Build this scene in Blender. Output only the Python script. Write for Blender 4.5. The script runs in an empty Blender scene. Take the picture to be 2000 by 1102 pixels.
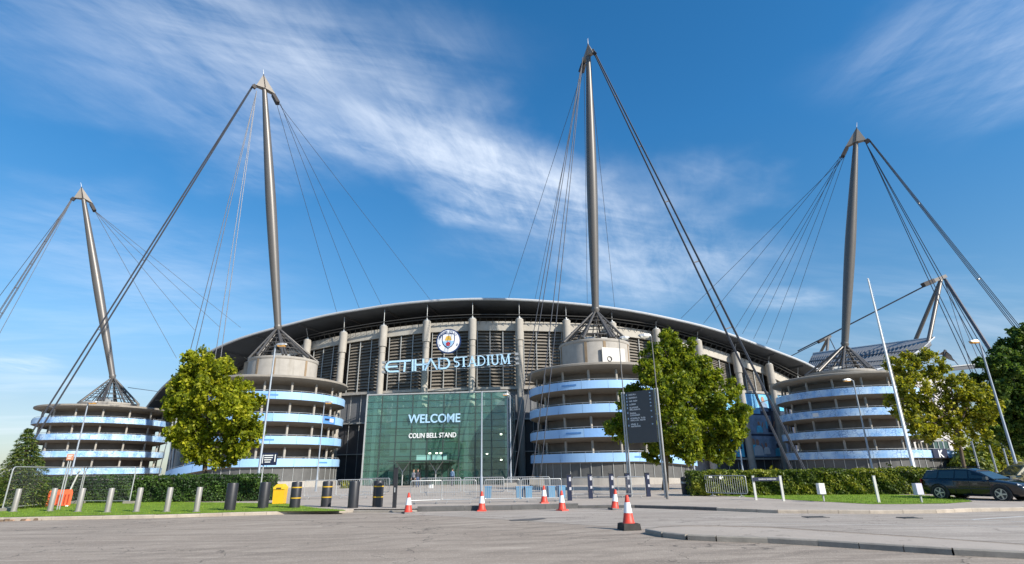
import bpy, math, random
import numpy as np
from mathutils import Vector, Matrix
random.seed(7); RNG = np.random.default_rng(11)
rad = math.radians
S = bpy.context.scene
COL = S.collection
# ------------------------------------------------------------------ camera
PITCH = rad(19.13); FPX = 1058.0; EYE = 1.65; ROLL = 0.0135
cam = bpy.data.cameras.new('camera'); cam.sensor_width = 36; cam.lens = 36*FPX/2000
cam.clip_end = 6000; cam.clip_start = 0.1
camo = bpy.data.objects.new('camera', cam); COL.objects.link(camo)
camo.matrix_world = Matrix.Translation((0, 0, EYE)) @ Matrix.Rotation(rad(90)+PITCH, 4, 'X') @ Matrix.Rotation(-ROLL, 4, 'Z')
S.camera = camo
# ------------------------------------------------------------------ light
SUN_AZ = rad(51)      # from -Y towards +X
SUN_EL = rad(33)
sdir = Vector((math.sin(SUN_AZ)*math.cos(SUN_EL), -math.cos(SUN_AZ)*math.cos(SUN_EL), math.sin(SUN_EL)))
sl = bpy.data.lights.new('sun', 'SUN'); sl.energy = 4.3; sl.angle = rad(0.5); sl.color = (1, .93, .82)
so = bpy.data.objects.new('sun', sl); COL.objects.link(so)
so.rotation_euler = sdir.to_track_quat('Z', 'Y').to_euler()
wd = bpy.data.worlds.new('World'); S.world = wd; wd.use_nodes = True
def nodes_world():
    nt = wd.node_tree; nt.nodes.clear(); N = nt.nodes.new; L = nt.links.new
    out = N('ShaderNodeOutputWorld'); bg = N('ShaderNodeBackground'); sky = N('ShaderNodeTexSky')
    sky.sky_type = 'NISHITA'; sky.sun_disc = False; sky.sun_elevation = SUN_EL
    sky.sun_rotation = math.atan2(sdir.x, sdir.y); sky.air_density = 1.0; sky.dust_density = 0.25; sky.ozone_density = 3.0
    hs = N('ShaderNodeHueSaturation'); hs.inputs['Saturation'].default_value = 1.28; hs.inputs['Value'].default_value = 1.0
    hs.inputs['Hue'].default_value = 0.493
    L(sky.outputs[0], hs.inputs['Color'])
    tc = N('ShaderNodeTexCoord')
    s0 = N('ShaderNodeSeparateXYZ'); L(tc.outputs['Generated'], s0.inputs[0])
    er = N('ShaderNodeValToRGB'); L(s0.outputs[2], er.inputs[0]); el = er.color_ramp.elements
    el[0].position = 0.0; el[0].color = (.40, .47, .60, 1); el[1].position = .55; el[1].color = (.80, 1.03, 1.12, 1)
    e2 = el.new(.22); e2.color = (1.08, .90, .86, 1); e3 = el.new(.10); e3.color = (.76, .62, .62, 1)
    skm = N('ShaderNodeMix'); skm.data_type = 'RGBA'; skm.blend_type = 'MULTIPLY'; skm.inputs[0].default_value = 1
    L(hs.outputs[0], skm.inputs[6]); L(er.outputs[0], skm.inputs[7])
    # cirrus: noise on a plane high above (direction divided by its height), stretched along one bearing
    sx = N('ShaderNodeSeparateXYZ'); L(tc.outputs['Generated'], sx.inputs[0])
    zc = N('ShaderNodeMath'); zc.operation = 'MAXIMUM'; zc.inputs[1].default_value = 0.03; L(sx.outputs[2], zc.inputs[0])
    zb = N('ShaderNodeMath'); zb.operation = 'ADD'; zb.inputs[1].default_value = 0.08; L(zc.outputs[0], zb.inputs[0])
    dv = N('ShaderNodeVectorMath'); dv.operation = 'DIVIDE'; L(tc.outputs['Generated'], dv.inputs[0])
    cz = N('ShaderNodeCombineXYZ'); [L(zb.outputs[0], cz.inputs[i]) for i in range(3)]; L(cz.outputs[0], dv.inputs[1])
    def streak(rot, scl, loc, nscale, detail, rough, dist):
        mp = N('ShaderNodeMapping'); mp.vector_type = 'TEXTURE'
        mp.inputs['Rotation'].default_value = (0, 0, rot); mp.inputs['Scale'].default_value = scl; mp.inputs['Location'].default_value = loc
        L(dv.outputs[0], mp.inputs[0])
        n = N('ShaderNodeTexNoise'); n.inputs['Scale'].default_value = nscale; n.inputs['Detail'].default_value = detail
        n.inputs['Roughness'].default_value = rough; n.inputs['Distortion'].default_value = dist
        L(mp.outputs[0], n.inputs['Vector']); return mp, n
    def mrange(src, a, b, c=0., d=1.):
        m = N('ShaderNodeMapRange'); m.interpolation_type = 'SMOOTHSTEP'
        m.inputs[1].default_value = a; m.inputs[2].default_value = b; m.inputs[3].default_value = c; m.inputs[4].default_value = d
        L(src, m.inputs[0]); return m.outputs[0]
    def mul(a, b, op='MULTIPLY'):
        m = N('ShaderNodeMath'); m.operation = op
        for i, x in enumerate((a, b)):
            if isinstance(x, (int, float)): m.inputs[i].default_value = x
            else: L(x, m.inputs[i])
        return m.outputs[0]
    # band: distance from a line on the cloud plane
    def band(p0, p1, w0, w1, a0, a1):
        ang = math.atan2(p1[1]-p0[1], p1[0]-p0[0])
        mp = N('ShaderNodeMapping'); mp.vector_type = 'TEXTURE'
        mp.inputs['Location'].default_value = (p0[0], p0[1], 0); mp.inputs['Rotation'].default_value = (0, 0, ang)
        L(dv.outputs[0], mp.inputs[0])
        nz = N('ShaderNodeTexNoise'); nz.inputs['Scale'].default_value = 2.2; nz.inputs['Detail'].default_value = 5; L(dv.outputs[0], nz.inputs['Vector'])
        s = N('ShaderNodeSeparateXYZ'); L(mp.outputs[0], s.inputs[0])
        off = mul(mul(nz.outputs[0], 0.5, 'SUBTRACT'), w1*1.6)
        yy = mul(s.outputs[1], off, 'ADD')
        ab = N('ShaderNodeMath'); ab.operation = 'ABSOLUTE'; L(yy, ab.inputs[0])
        m = mrange(ab.outputs[0], w0, w1, 1, 0)
        ln = math.hypot(p1[0]-p0[0], p1[1]-p0[1])
        e0 = mrange(s.outputs[0], -a0, a0, 0, 1); e1 = mrange(s.outputs[0], ln-a1, ln+a1, 1, 0)
        return mul(mul(m, e0), e1), ang
    def dirp(px, py):
        d = ray(px, py); d = d/ d.length; k = max(d.z, .03)+.08; return (d.x/k, d.y/k)
    tot = None
    for (a, b, w0, w1, a0, a1, st) in CLOUDS(dirp):
        m, ang = band(a, b, w0, w1, a0, a1)
        _, n = streak(ang-.25, (2.2, .62, 1), (0, 0, 0), 2.3, 9, .62, .7)
        _, n2 = streak(ang+.5, (1.0, .35, 1), (3, 1, 0), 5.0, 8, .65, .4)
        k = mrange(mul(mul(n.outputs[0], .65), mul(n2.outputs[0], .35), 'ADD'), .24, .80)
        v = mul(mul(m, mul(k, .55+.45, 'MULTIPLY')), st)
        tot = v if tot is None else mul(tot, v, 'MAXIMUM')
    # thin veil low in the sky
    _, n3 = streak(.2, (3.0, .8, 1), (5, 2, 0), 1.1, 8, .6, .5)
    veil = mul(mrange(n3.outputs[0], .46, .75), .30)
    low = mrange(sx.outputs[2], .08, .42, 1, .0)
    tot = mul(tot, mul(veil, low), 'MAXIMUM')
    mix = N('ShaderNodeMix'); mix.data_type = 'RGBA'
    L(tot, mix.inputs[0]); L(skm.outputs[2], mix.inputs[6]); mix.inputs[7].default_value = CLOUD_COL
    L(mix.outputs[2], bg.inputs[0]); bg.inputs[1].default_value = SKY_STRENGTH
    L(bg.outputs[0], out.inputs[0])
def ray(px, py):
    a = (px-1000)/FPX; b = (551-py)/FPX; c, s = math.cos(ROLL), math.sin(ROLL)
    x = a*c+b*s; y = -a*s+b*c
    return Vector((x, math.cos(PITCH)-y*math.sin(PITCH), math.sin(PITCH)+y*math.cos(PITCH)))
def W(px, py, Y):            # the point at forward distance Y seen at a photo pixel
    d = ray(px, py); s = Y/d.y; return Vector((s*d.x, Y, EYE+s*d.z))
def G(px, py, z=0.0):        # the point at height z seen at a photo pixel
    d = ray(px, py); s = (z-EYE)/d.z; return Vector((s*d.x, s*d.y, z))
SKY_STRENGTH = 0.104
CLOUD_COL = (6.4, 6.9, 7.6, 1)
def CLOUDS(dp):
    return [ (dp(160, 0), dp(760, 230), .05, .54, .5, .3, .66),
             (dp(620, 190), dp(1230, 470), .05, .34, .5, .5, .95),
             (dp(1060, 420), dp(1400, 560), .05, .6, .4, .5, .6),
             (dp(1880, 110), dp(2150, -60), .06, .42, .3, .6, 1.0),
             (dp(1450, 570), dp(1620, 590), .02, .25, .3, .3, .5),
             (dp(-40, 705), dp(80, 722), .05, .5, .25, .15, .75),
             (dp(100, 520), dp(420, 545), .1, .9, .6, .6, .4) ]
nodes_world()
S.view_settings.view_transform = 'Standard'; S.view_settings.look = 'None'
S.view_settings.exposure = 0.7; S.view_settings.gamma = 1
S.cycles.max_bounces = 6; S.cycles.transparent_max_bounces = 12
# ------------------------------------------------------------------ materials
MATS = {}
def mat(name, col, rough=.7, metal=0., var=.15, scale=3., bump=0., spec=.5, stain=None, streaks=0., bscale=None):
    if name in MATS: return MATS[name]
    m = bpy.data.materials.new(name); m.use_nodes = True; nt = m.node_tree; N = nt.nodes.new; L = nt.links.new
    b = nt.nodes['Principled BSDF']; b.inputs['Roughness'].default_value = rough; b.inputs['Metallic'].default_value = metal
    b.inputs['Specular IOR Level'].default_value = spec
    tc = N('ShaderNodeTexCoord'); cur = None
    if var > 0:
        n = N('ShaderNodeTexNoise'); n.inputs['Scale'].default_value = scale; n.inputs['Detail'].default_value = 6; n.inputs['Roughness'].default_value = .65
        L(tc.outputs['Object'], n.inputs['Vector'])
        r = N('ShaderNodeValToRGB'); e = r.color_ramp.elements
        e[0].position = .25; e[1].position = .75
        e[0].color = (*[c*(1-var) for c in col], 1); e[1].color = (*[min(1, c*(1+var)) for c in col], 1)
        L(n.outputs[0], r.inputs[0]); cur = r.outputs[0]
    else:
        b.inputs['Base Color'].default_value = (*col, 1)
    if stain or streaks:
        n2 = N('ShaderNodeTexNoise'); n2.inputs['Scale'].default_value = 1.0; n2.inputs['Detail'].default_value = 8; n2.inputs['Roughness'].default_value = .7
        mp = N('ShaderNodeMapping'); mp.inputs['Scale'].default_value = (1.3, 1.3, .16) if streaks else (.35, .35, .35)
        L(tc.outputs['Object'], mp.inputs[0]); L(mp.outputs[0], n2.inputs['Vector'])
        mr = N('ShaderNodeMapRange'); mr.inputs[1].default_value = .52; mr.inputs[2].default_value = .72; mr.inputs[4].default_value = streaks or .6
        L(n2.outputs[0], mr.inputs[0])
        mx = N('ShaderNodeMix'); mx.data_type = 'RGBA'; L(mr.outputs[0], mx.inputs[0])
        if cur: L(cur, mx.inputs[6])
        else: mx.inputs[6].default_value = (*col, 1)
        mx.inputs[7].default_value = (*(stain or [c*.5 for c in col]), 1); cur = mx.outputs[2]
    if cur: L(cur, b.inputs['Base Color'])
    if bump:
        n3 = N('ShaderNodeTexNoise'); n3.inputs['Scale'].default_value = bscale or scale*8; n3.inputs['Detail'].default_value = 5
        L(tc.outputs['Object'], n3.inputs['Vector'])
        bp = N('ShaderNodeBump'); bp.inputs['Strength'].default_value = bump; bp.inputs['Distance'].default_value = .02
        L(n3.outputs[0], bp.inputs['Height']); L(bp.outputs[0], b.inputs['Normal'])
    MATS[name] = m; return m
def leafmat(name, col, trans=.35):
    m = bpy.data.materials.new(name); m.use_nodes = True; nt = m.node_tree; N = nt.nodes.new; L = nt.links.new
    b = nt.nodes['Principled BSDF']; b.inputs['Roughness'].default_value = .55; b.inputs['Specular IOR Level'].default_value = .35
    tc = N('ShaderNodeTexCoord'); n = N('ShaderNodeTexNoise'); n.inputs['Scale'].default_value = 2.2; n.inputs['Detail'].default_value = 3
    L(tc.outputs['Object'], n.inputs['Vector'])
    r = N('ShaderNodeValToRGB'); e = r.color_ramp.elements; e[0].position = .3; e[1].position = .7
    e[0].color = (*[c*.75 for c in col], 1); e[1].color = (col[0]*1.3, col[1]*1.2, col[2]*1.1, 1)
    L(n.outputs[0], r.inputs[0]); L(r.outputs[0], b.inputs['Base Color'])
    t = N('ShaderNodeBsdfTranslucent'); tm = N('ShaderNodeMix'); tm.data_type = 'RGBA'; tm.inputs[0].default_value = .5
    L(r.outputs[0], tm.inputs[6]); tm.inputs[7].default_value = (col[0]*1.6, col[1]*1.5, col[2]*.7, 1); L(tm.outputs[2], t.inputs[0])
    mx = N('ShaderNodeMixShader'); mx.inputs[0].default_value = trans
    L(b.outputs[0], mx.inputs[1]); L(t.outputs[0], mx.inputs[2]); L(mx.outputs[0], nt.nodes['Material Output'].inputs[0])
    MATS[name] = m; return m
def glassmat(name, tint, refl=1.0, rough=.02, body=.0, bodycol=(0, 0, 0)):
    m = bpy.data.materials.new(name); m.use_nodes = True; nt = m.node_tree; N = nt.nodes.new; L = nt.links.new
    nt.nodes.remove(nt.nodes['Principled BSDF'])
    tr = N('ShaderNodeBsdfTransparent'); tr.inputs[0].default_value = (*tint, 1)
    gl = N('ShaderNodeBsdfGlossy'); gl.inputs['Roughness'].default_value = rough; gl.inputs[0].default_value = (.9, 1, .95, 1)
    df = N('ShaderNodeBsdfDiffuse'); df.inputs[0].default_value = (*bodycol, 1)
    m1 = N('ShaderNodeMixShader'); m1.inputs[0].default_value = body; L(tr.outputs[0], m1.inputs[1]); L(df.outputs[0], m1.inputs[2])
    fr = N('ShaderNodeFresnel'); fr.inputs[0].default_value = 1.5
    mu = N('ShaderNodeMath'); mu.operation = 'MULTIPLY_ADD'; mu.inputs[1].default_value = refl; mu.inputs[2].default_value = .03; L(fr.outputs[0], mu.inputs[0])
    tcn = N('ShaderNodeTexCoord'); nn = N('ShaderNodeTexNoise'); nn.inputs['Scale'].default_value = .55; nn.inputs['Detail'].default_value = 2; L(tcn.outputs['Object'], nn.inputs['Vector'])
    bn = N('ShaderNodeBump'); bn.inputs['Strength'].default_value = .35; bn.inputs['Distance'].default_value = .12; L(nn.outputs[0], bn.inputs['Height']); L(bn.outputs[0], gl.inputs['Normal'])
    mx = N('ShaderNodeMixShader'); L(mu.outputs[0], mx.inputs[0]); L(m1.outputs[0], mx.inputs[1]); L(gl.outputs[0], mx.inputs[2])
    L(mx.outputs[0], nt.nodes['Material Output'].inputs[0]); MATS[name] = m; return m
CONC = mat('concrete', (.27, .245, .21), .85, var=.14, scale=1.2, bump=.15, stain=(.22, .19, .15), streaks=.55)
CONC2 = mat('pale_concrete', (.375, .35, .315), .85, var=.12, scale=1.4, bump=.1, stain=(.22, .195, .155), streaks=.5)
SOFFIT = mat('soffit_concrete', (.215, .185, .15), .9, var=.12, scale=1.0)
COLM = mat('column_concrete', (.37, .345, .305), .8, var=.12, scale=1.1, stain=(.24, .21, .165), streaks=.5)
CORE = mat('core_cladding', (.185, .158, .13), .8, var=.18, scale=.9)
BLUE = mat('sky_blue_panel', (.32, .535, .82), .4, var=.05, scale=.5, stain=(.24, .43, .74), streaks=.25)
DBLUE = mat('mid_blue_panel', (.09, .25, .56), .45, var=.08)
STRUT = mat('strut_steel', (.10, .094, .088), .45, metal=.3, var=.1)
POLED = mat('dark_pole_paint', (.16, .155, .15), .45, metal=.3, var=.1)
STEEL = mat('mast_steel', (.135, .126, .117), .42, metal=.3, var=.06, scale=.35)
CAPM = mat('cap_plate', (.24, .215, .185), .6, var=.08, scale=.6)
DARKM = mat('dark_plate', (.035, .028, .026), .7, var=.2)
CABLE = mat('cable_steel', (.07, .075, .09), .45, metal=.3, var=.1)
CABLEL = mat('pale_cable_steel', (.16, .15, .145), .4, metal=.3, var=.2, scale=.6)
GALV = mat('galvanised_steel', (.42, .43, .43), .45, metal=.4, var=.12, scale=4)
POLEM = mat('pole_paint', (.34, .38, .43), .4, metal=.3, var=.08, scale=2)
WHITE = mat('white_paint', (.78, .78, .76), .5, var=.04)
BLACK = mat('black_plastic', (.022, .022, .026), .45, var=.25, scale=5)
CHAR = mat('charcoal_cladding', (.055, .056, .062), .6, var=.2, scale=.5)
GREYP = mat('grey_cladding', (.17, .175, .185), .6, var=.12, scale=.6)
LOUV = mat('louvre_blade', (.205, .182, .152), .6, var=.2, scale=.7)
MULL = mat('mullion_metal', (.42, .43, .42), .5, metal=.2, var=.12)
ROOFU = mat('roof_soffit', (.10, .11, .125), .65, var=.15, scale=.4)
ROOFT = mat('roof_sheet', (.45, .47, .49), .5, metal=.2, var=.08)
EDGE = mat('roof_edge_trim', (.46, .48, .50), .45, var=.08)
SIGNB = mat('sign_panel', (.06, .064, .07), .45, var=.08)
NAVY = mat('navy_panel', (.012, .018, .05), .5, var=.1)
LBLUE = mat('letter_blue', (.44, .68, .88), .35, var=.03)
LWHITE = mat('letter_white', (.85, .86, .85), .4, var=.02)
RED = mat('cone_red', (.62, .055, .03), .5, var=.12, scale=8)
REFW = mat('cone_sleeve', (.78, .79, .80), .35, var=.06, scale=9)
YEL = mat('grit_yellow', (.75, .42, .015), .45, var=.08)
YELB = mat('yellow_band', (.60, .36, .02), .5, var=.1)
ORNG = mat('orange_plastic', (.70, .10, .025), .5, var=.12)
BARK = mat('bark', (.115, .085, .06), .9, var=.3, scale=6, bump=.4)
TYRE = mat('tyre', (.015, .015, .016), .8, var=.1)
RIM = mat('alloy_rim', (.5, .5, .51), .3, metal=.8, var=0)
AMBER = mat('amber_lens', (.70, .36, .08), .3, var=.05)
BINB = mat('bin_blue', (.10, .24, .38), .5, var=.08)
# ------------------------------------------------------------------ mesh builder
class MB:
    def __init__(s): s.v = []; s.f = []; s.m = []
    def add(s, vs, fs, m=0):
        o = len(s.v); s.v += [tuple(v) for v in vs]; s.f += [tuple(i+o for i in f) for f in fs]; s.m += [m]*len(fs); return s
    def box(s, c, d, rz=0., m=0, taper=1.):
        x, y, z = d[0]/2, d[1]/2, d[2]/2; cs, sn = math.cos(rz), math.sin(rz); vs = []
        for k in (-1, 1):
            t = taper if k > 0 else 1.
            for i, j in ((-1, -1), (1, -1), (1, 1), (-1, 1)):
                a, b = i*x*t, j*y*t; vs.append((c[0]+a*cs-b*sn, c[1]+a*sn+b*cs, c[2]+k*z))
        return s.add(vs, [(3, 2, 1, 0), (4, 5, 6, 7), (0, 1, 5, 4), (1, 2, 6, 5), (2, 3, 7, 6), (3, 0, 4, 7)], m)
    def bar(s, p0, p1, w, h, up=(0, 0, 1), m=0):
        p0 = Vector(p0); p1 = Vector(p1); d = (p1-p0).normalized(); up = Vector(up)
        if abs(d.dot(up)) > .98: up = Vector((1, 0, 0))
        a = d.cross(up).normalized(); b = a.cross(d).normalized(); vs = []
        for p in (p0, p1):
            for i, j in ((-1, -1), (1, -1), (1, 1), (-1, 1)): vs.append(p+a*(i*w/2)+b*(j*h/2))
        return s.add(vs, [(3, 2, 1, 0), (4, 5, 6, 7), (0, 1, 5, 4), (1, 2, 6, 5), (2, 3, 7, 6), (3, 0, 4, 7)], m)
    def path(s, pts, rs, n=8, m=0, closed=False):
        pts = [Vector(p) for p in pts]; k = len(pts)
        if not isinstance(rs, (list, tuple)): rs = [rs]*k
        vs = []; prev = None
        for i, p in enumerate(pts):
            if closed: d = pts[(i+1) % k]-pts[i-1]
            else: d = pts[min(i+1, k-1)]-pts[max(i-1, 0)]
            d.normalize()
            if prev is None:
                u = Vector((0, 0, 1)) if abs(d.z) < .95 else Vector((1, 0, 0)); a = d.cross(u).normalized()
            else:
                a = (prev-d*prev.dot(d)).normalized()
            prev = a; b = d.cross(a)
            for j in range(n):
                t = 2*math.pi*j/n; vs.append(p+(a*math.cos(t)+b*math.sin(t))*rs[i])
        fs = []
        for i in range(k if closed else k-1):
            i2 = (i+1) % k
            for j in range(n):
                j2 = (j+1) % n; fs.append((i*n+j, i*n+j2, i2*n+j2, i2*n+j))
        if not closed: fs += [tuple(range(n-1, -1, -1)), tuple(range((k-1)*n, k*n))]
        return s.add(vs, fs, m)
    def tube(s, p0, p1, r0, r1=None, n=8, m=0): return s.path([p0, p1], [r0, r0 if r1 is None else r1], n, m)
    def lathe(s, prof, c=(0, 0, 0), n=32, m=0, closed=False):
        k = len(prof); vs = []
        for (r, z) in prof:
            for j in range(n):
                t = 2*math.pi*j/n; vs.append((c[0]+r*math.sin(t), c[1]-r*math.cos(t), c[2]+z))
        fs = []
        for i in range(k if closed else k-1):
            i2 = (i+1) % k
            for j in range(n):
                j2 = (j+1) % n; fs.append((i*n+j, i*n+j2, i2*n+j2, i2*n+j))
        if not closed:
            if prof[0][0] > 1e-6: fs.append(tuple(range(n-1, -1, -1)))
            if prof[-1][0] > 1e-6: fs.append(tuple(range((k-1)*n, k*n)))
        return s.add(vs, fs, m)
    def prism(s, poly, o, ex, ey, ez, d, m=0):
        o = Vector(o); ex = Vector(ex); ey = Vector(ey); ez = Vector(ez); n = len(poly)
        vs = [o+ex*p[0]+ey*p[1] for p in poly]+[o+ex*p[0]+ey*p[1]+ez*d for p in poly]
        fs = [tuple(range(n-1, -1, -1)), tuple(range(n, 2*n))]+[(i, (i+1) % n, n+(i+1) % n, n+i) for i in range(n)]
        return s.add(vs, fs, m)
    def strip(s, rows, m=0, closed=False):   # rows: list of equal-length point lists
        k = len(rows[0]); vs = [p for r in rows for p in r]; fs = []
        for i in range(len(rows)-1):
            for j in range(k if closed else k-1):
                j2 = (j+1) % k; fs.append((i*k+j, i*k+j2, (i+1)*k+j2, (i+1)*k+j))
        return s.add(vs, fs, m)
    def build(s, name, mats, parent=None, smooth=False, world=True):
        me = bpy.data.meshes.new(name); off = Vector((0, 0, 0))
        if parent is not None and world:
            p = parent
            while p is not None: off += p.location; p = p.parent
        me.from_pydata([tuple(Vector(v)-off) for v in s.v], [], s.f)
        for m in (mats if isinstance(mats, (list, tuple)) else [mats]): me.materials.append(m)
        me.polygons.foreach_set('material_index', s.m)
        if smooth: me.polygons.foreach_set('use_smooth', [True]*len(s.f))
        me.validate(); me.update()
        import bmesh as _b
        bm = _b.new(); bm.from_mesh(me); _b.ops.recalc_face_normals(bm, faces=bm.faces); bm.to_mesh(me); bm.free()
        o = bpy.data.objects.new(name, me); COL.objects.link(o)
        if parent is not None: o.parent = parent
        if smooth:
            try: me.set_sharp_from_angle(angle=rad(40))
            except Exception: pass
        return o
def tag(o, label=None, cat=None, group=None, kind=None):
    if label: o['label'] = label
    if cat: o['category'] = cat
    if group: o['group'] = group
    if kind: o['kind'] = kind
    return o
def thing(name, label, cat, loc=(0, 0, 0), group=None, rz=0.):
    o = bpy.data.objects.new(name, None); COL.objects.link(o); o.location = loc; o.rotation_euler = (0, 0, rz)
    o.empty_display_size = .3
    return tag(o, label, cat, group)
KIDS = {}
def dup(root, loc, rz=0., label=None, scale=1.):
    kids = {}
    for o in bpy.data.objects:
        if o.parent: kids.setdefault(o.parent.name, []).append(o)
    r = root.copy(); COL.objects.link(r); r.location = loc; r.rotation_euler = (0, 0, rz)
    if label: r['label'] = label
    def rec(src, dst):
        for ch in kids.get(src.name, []):
            c = ch.copy(); COL.objects.link(c); c.parent = dst; rec(ch, c)
    rec(root, r); return r
def sheet(name, pts, z, m, kind='structure'):
    b = MB(); b.add([(p[0], p[1], z) for p in pts], [tuple(range(len(pts)))])
    return tag(b.build(name, m), kind=kind)
def text_mesh(txt, size, depth, name, m, parent, o, ex, ez, nrm, width=None, bold=.0, align='CENTER'):
    cu = bpy.data.curves.new('lettering', 'FONT'); cu.body = txt; cu.size = size; cu.extrude = depth/2; cu.align_x = align; cu.offset = bold
    ob = bpy.data.objects.new('lettering', cu); COL.objects.link(ob)
    bpy.context.view_layer.update(); dg = bpy.context.evaluated_depsgraph_get()
    me = bpy.data.meshes.new_from_object(ob.evaluated_get(dg)); bpy.data.objects.remove(ob)
    xs = [v.co.x for v in me.vertices]; w = max(xs)-min(xs); k = width/w if width else 1.
    o = Vector(o); ex = Vector(ex); ez = Vector(ez); nrm = Vector(nrm); off = Vector((0, 0, 0)); p = parent
    while p is not None: off += p.location; p = p.parent
    for v in me.vertices: v.co = o+ex*(v.co.x*k)+ez*v.co.y+nrm*v.co.z-off
    me.materials.clear(); me.materials.append(m)
    r = bpy.data.objects.new(name, me); COL.objects.link(r); r.parent = parent; return r
# ------------------------------------------------------------------ ground, road, pavement
def asphalt(name, c0, c1, gscale, crack=.0, streak=False, agg=.35):
    m = bpy.data.materials.new(name); m.use_nodes = True; nt = m.node_tree; N = nt.nodes.new; L = nt.links.new
    b = nt.nodes['Principled BSDF']; b.inputs['Roughness'].default_value = .85; b.inputs['Specular IOR Level'].default_value = .3
    tc = N('ShaderNodeTexCoord')
    def noise(sc, det, mpscale=None, rot=0.):
        n = N('ShaderNodeTexNoise'); n.inputs['Scale'].default_value = sc; n.inputs['Detail'].default_value = det; n.inputs['Roughness'].default_value = .65
        mp = N('ShaderNodeMapping'); mp.inputs['Scale'].default_value = mpscale or (1, 1, 1); mp.inputs['Rotation'].default_value = (0, 0, rot)
        L(tc.outputs['Object'], mp.inputs[0]); L(mp.outputs[0], n.inputs['Vector']); return n.outputs[0]
    def mix(f, a, bb, mode='MIX'):
        x = N('ShaderNodeMix'); x.data_type = 'RGBA'; x.blend_type = mode
        for s, v in ((0, f), (6, a), (7, bb)):
            if isinstance(v, tuple) or isinstance(v, float): x.inputs[s].default_value = v
            else: L(v, x.inputs[s])
        return x.outputs[2]
    def rng(v, a, bb, c=0., d=1.):
        r = N('ShaderNodeMapRange'); r.inputs[1].default_value = a; r.inputs[2].default_value = bb; r.inputs[3].default_value = c; r.inputs[4].default_value = d
        L(v, r.inputs[0]); return r.outputs[0]
    col = mix(rng(noise(.35, 6), .35, .65), (*c0, 1), (*c1, 1))
    if streak:
        st = rng(noise(1.0, 6, (.22, 2.2, 1), .12), .42, .68, 0, .75)
        col = mix(st, col, (*[c*.66 for c in c0], 1))
        st2 = rng(noise(.8, 7, (.12, 3.2, 1), -.25), .55, .72, 0, .7)
        col = mix(st2, col, (*[min(1, c*1.3) for c in c1], 1))
        wv = N('ShaderNodeTexWave'); wv.wave_type = 'RINGS'; wv.rings_direction = 'Z'; wv.inputs['Scale'].default_value = .34; wv.inputs['Distortion'].default_value = 5; wv.inputs['Detail'].default_value = 4; wv.inputs['Detail Scale'].default_value = .7; wv.inputs['Detail Roughness'].default_value = .7
        mw = N('ShaderNodeMapping'); mw.inputs['Location'].default_value = (-14, 6, 0); L(tc.outputs['Object'], mw.inputs[0]); L(mw.outputs[0], wv.inputs['Vector'])
        ms = rng(noise(.09, 4), .42, .62, 0, .55)
        wm = N('ShaderNodeMath'); wm.operation = 'MULTIPLY'; L(rng(wv.outputs[1] if len(wv.outputs) > 1 else wv.outputs[0], .62, .95), wm.inputs[0]); L(ms, wm.inputs[1])
        col = mix(wm.outputs[0], col, (*[c*.55 for c in c0], 1))
        col = mix(rng(noise(.22, 8), .56, .70, 0, .45), col, (*[c*.70 for c in c0], 1))
    vo = N('ShaderNodeTexVoronoi'); vo.inputs['Scale'].default_value = gscale; L(tc.outputs['Object'], vo.inputs['Vector'])
    sp = N('ShaderNodeSeparateColor'); L(vo.outputs['Color'], sp.inputs[0])
    col = mix(rng(sp.outputs[0], 0, 1, 0, agg), col, (*[c*.45 for c in c0], 1))
    col = mix(rng(sp.outputs[1], .82, 1, 0, agg*1.2), col, (*[min(1, c*1.8) for c in c1], 1))
    if crack:
        v2 = N('ShaderNodeTexVoronoi'); v2.feature = 'DISTANCE_TO_EDGE'; v2.inputs['Scale'].default_value = .16
        n = N('ShaderNodeTexNoise'); n.inputs['Scale'].default_value = .9; n.inputs['Detail'].default_value = 6; L(tc.outputs['Object'], n.inputs['Vector'])
        mxv = N('ShaderNodeMix'); mxv.data_type = 'VECTOR'; mxv.inputs[0].default_value = .5
        vm = N('ShaderNodeVectorMath'); vm.operation = 'MULTIPLY_ADD'; vm.inputs[1].default_value = (4, 4, 0); L(n.outputs[1], vm.inputs[0]); L(tc.outputs['Object'], vm.inputs[2])
        L(vm.outputs[0], v2.inputs['Vector'])
        cr = rng(v2.outputs['Distance'], .0, .006, crack, 0)
        col = mix(cr, col, (.03, .028, .026, 1))
    L(col, b.inputs['Base Color'])
    bp = N('ShaderNodeBump'); bp.inputs['Strength'].default_value = .5; bp.inputs['Distance'].default_value = .012
    L(vo.outputs['Distance'], bp.inputs['Height']); L(bp.outputs[0], b.inputs['Normal'])
    MATS[name] = m; return m
ASPH = asphalt('worn_asphalt', (.305, .252, .203), (.40, .338, .276), 38, .7, True, .22)
ROADM = asphalt('pale_road_asphalt', (.36, .312, .265), (.44, .388, .335), 45, .45, True, .22)
PAVE = asphalt('pavement_concrete', (.36, .308, .26), (.435, .38, .325), 60, .3, False, .12)
DIRT = mat('kerb_stone', (.43, .37, .30), .85, var=.2, scale=3, bump=.2, stain=(.24, .18, .13))
KERBD = mat('dark_kerb_stone', (.10, .098, .095), .8, var=.3, scale=2.5, bump=.2)
KERBG = mat('grey_kerb_stone', (.27, .245, .21), .85, var=.25, scale=2.5, bump=.2)
TURF = mat('turf', (.15, .235, .025), .9, var=.45, scale=1.6, bump=.8, spec=.15)
LINEW = mat('road_paint', (.62, .62, .60), .7, var=.2, scale=6)
def gp(pts, z=0.): return [G(x, y, z) for x, y in pts]
tag(MB().add([(-1500, -80, 0), (1500, -80, 0), (1500, 4000, 0), (-1500, 4000, 0)], [(0, 1, 2, 3)]).build('ground', ASPH), kind='structure')
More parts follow.
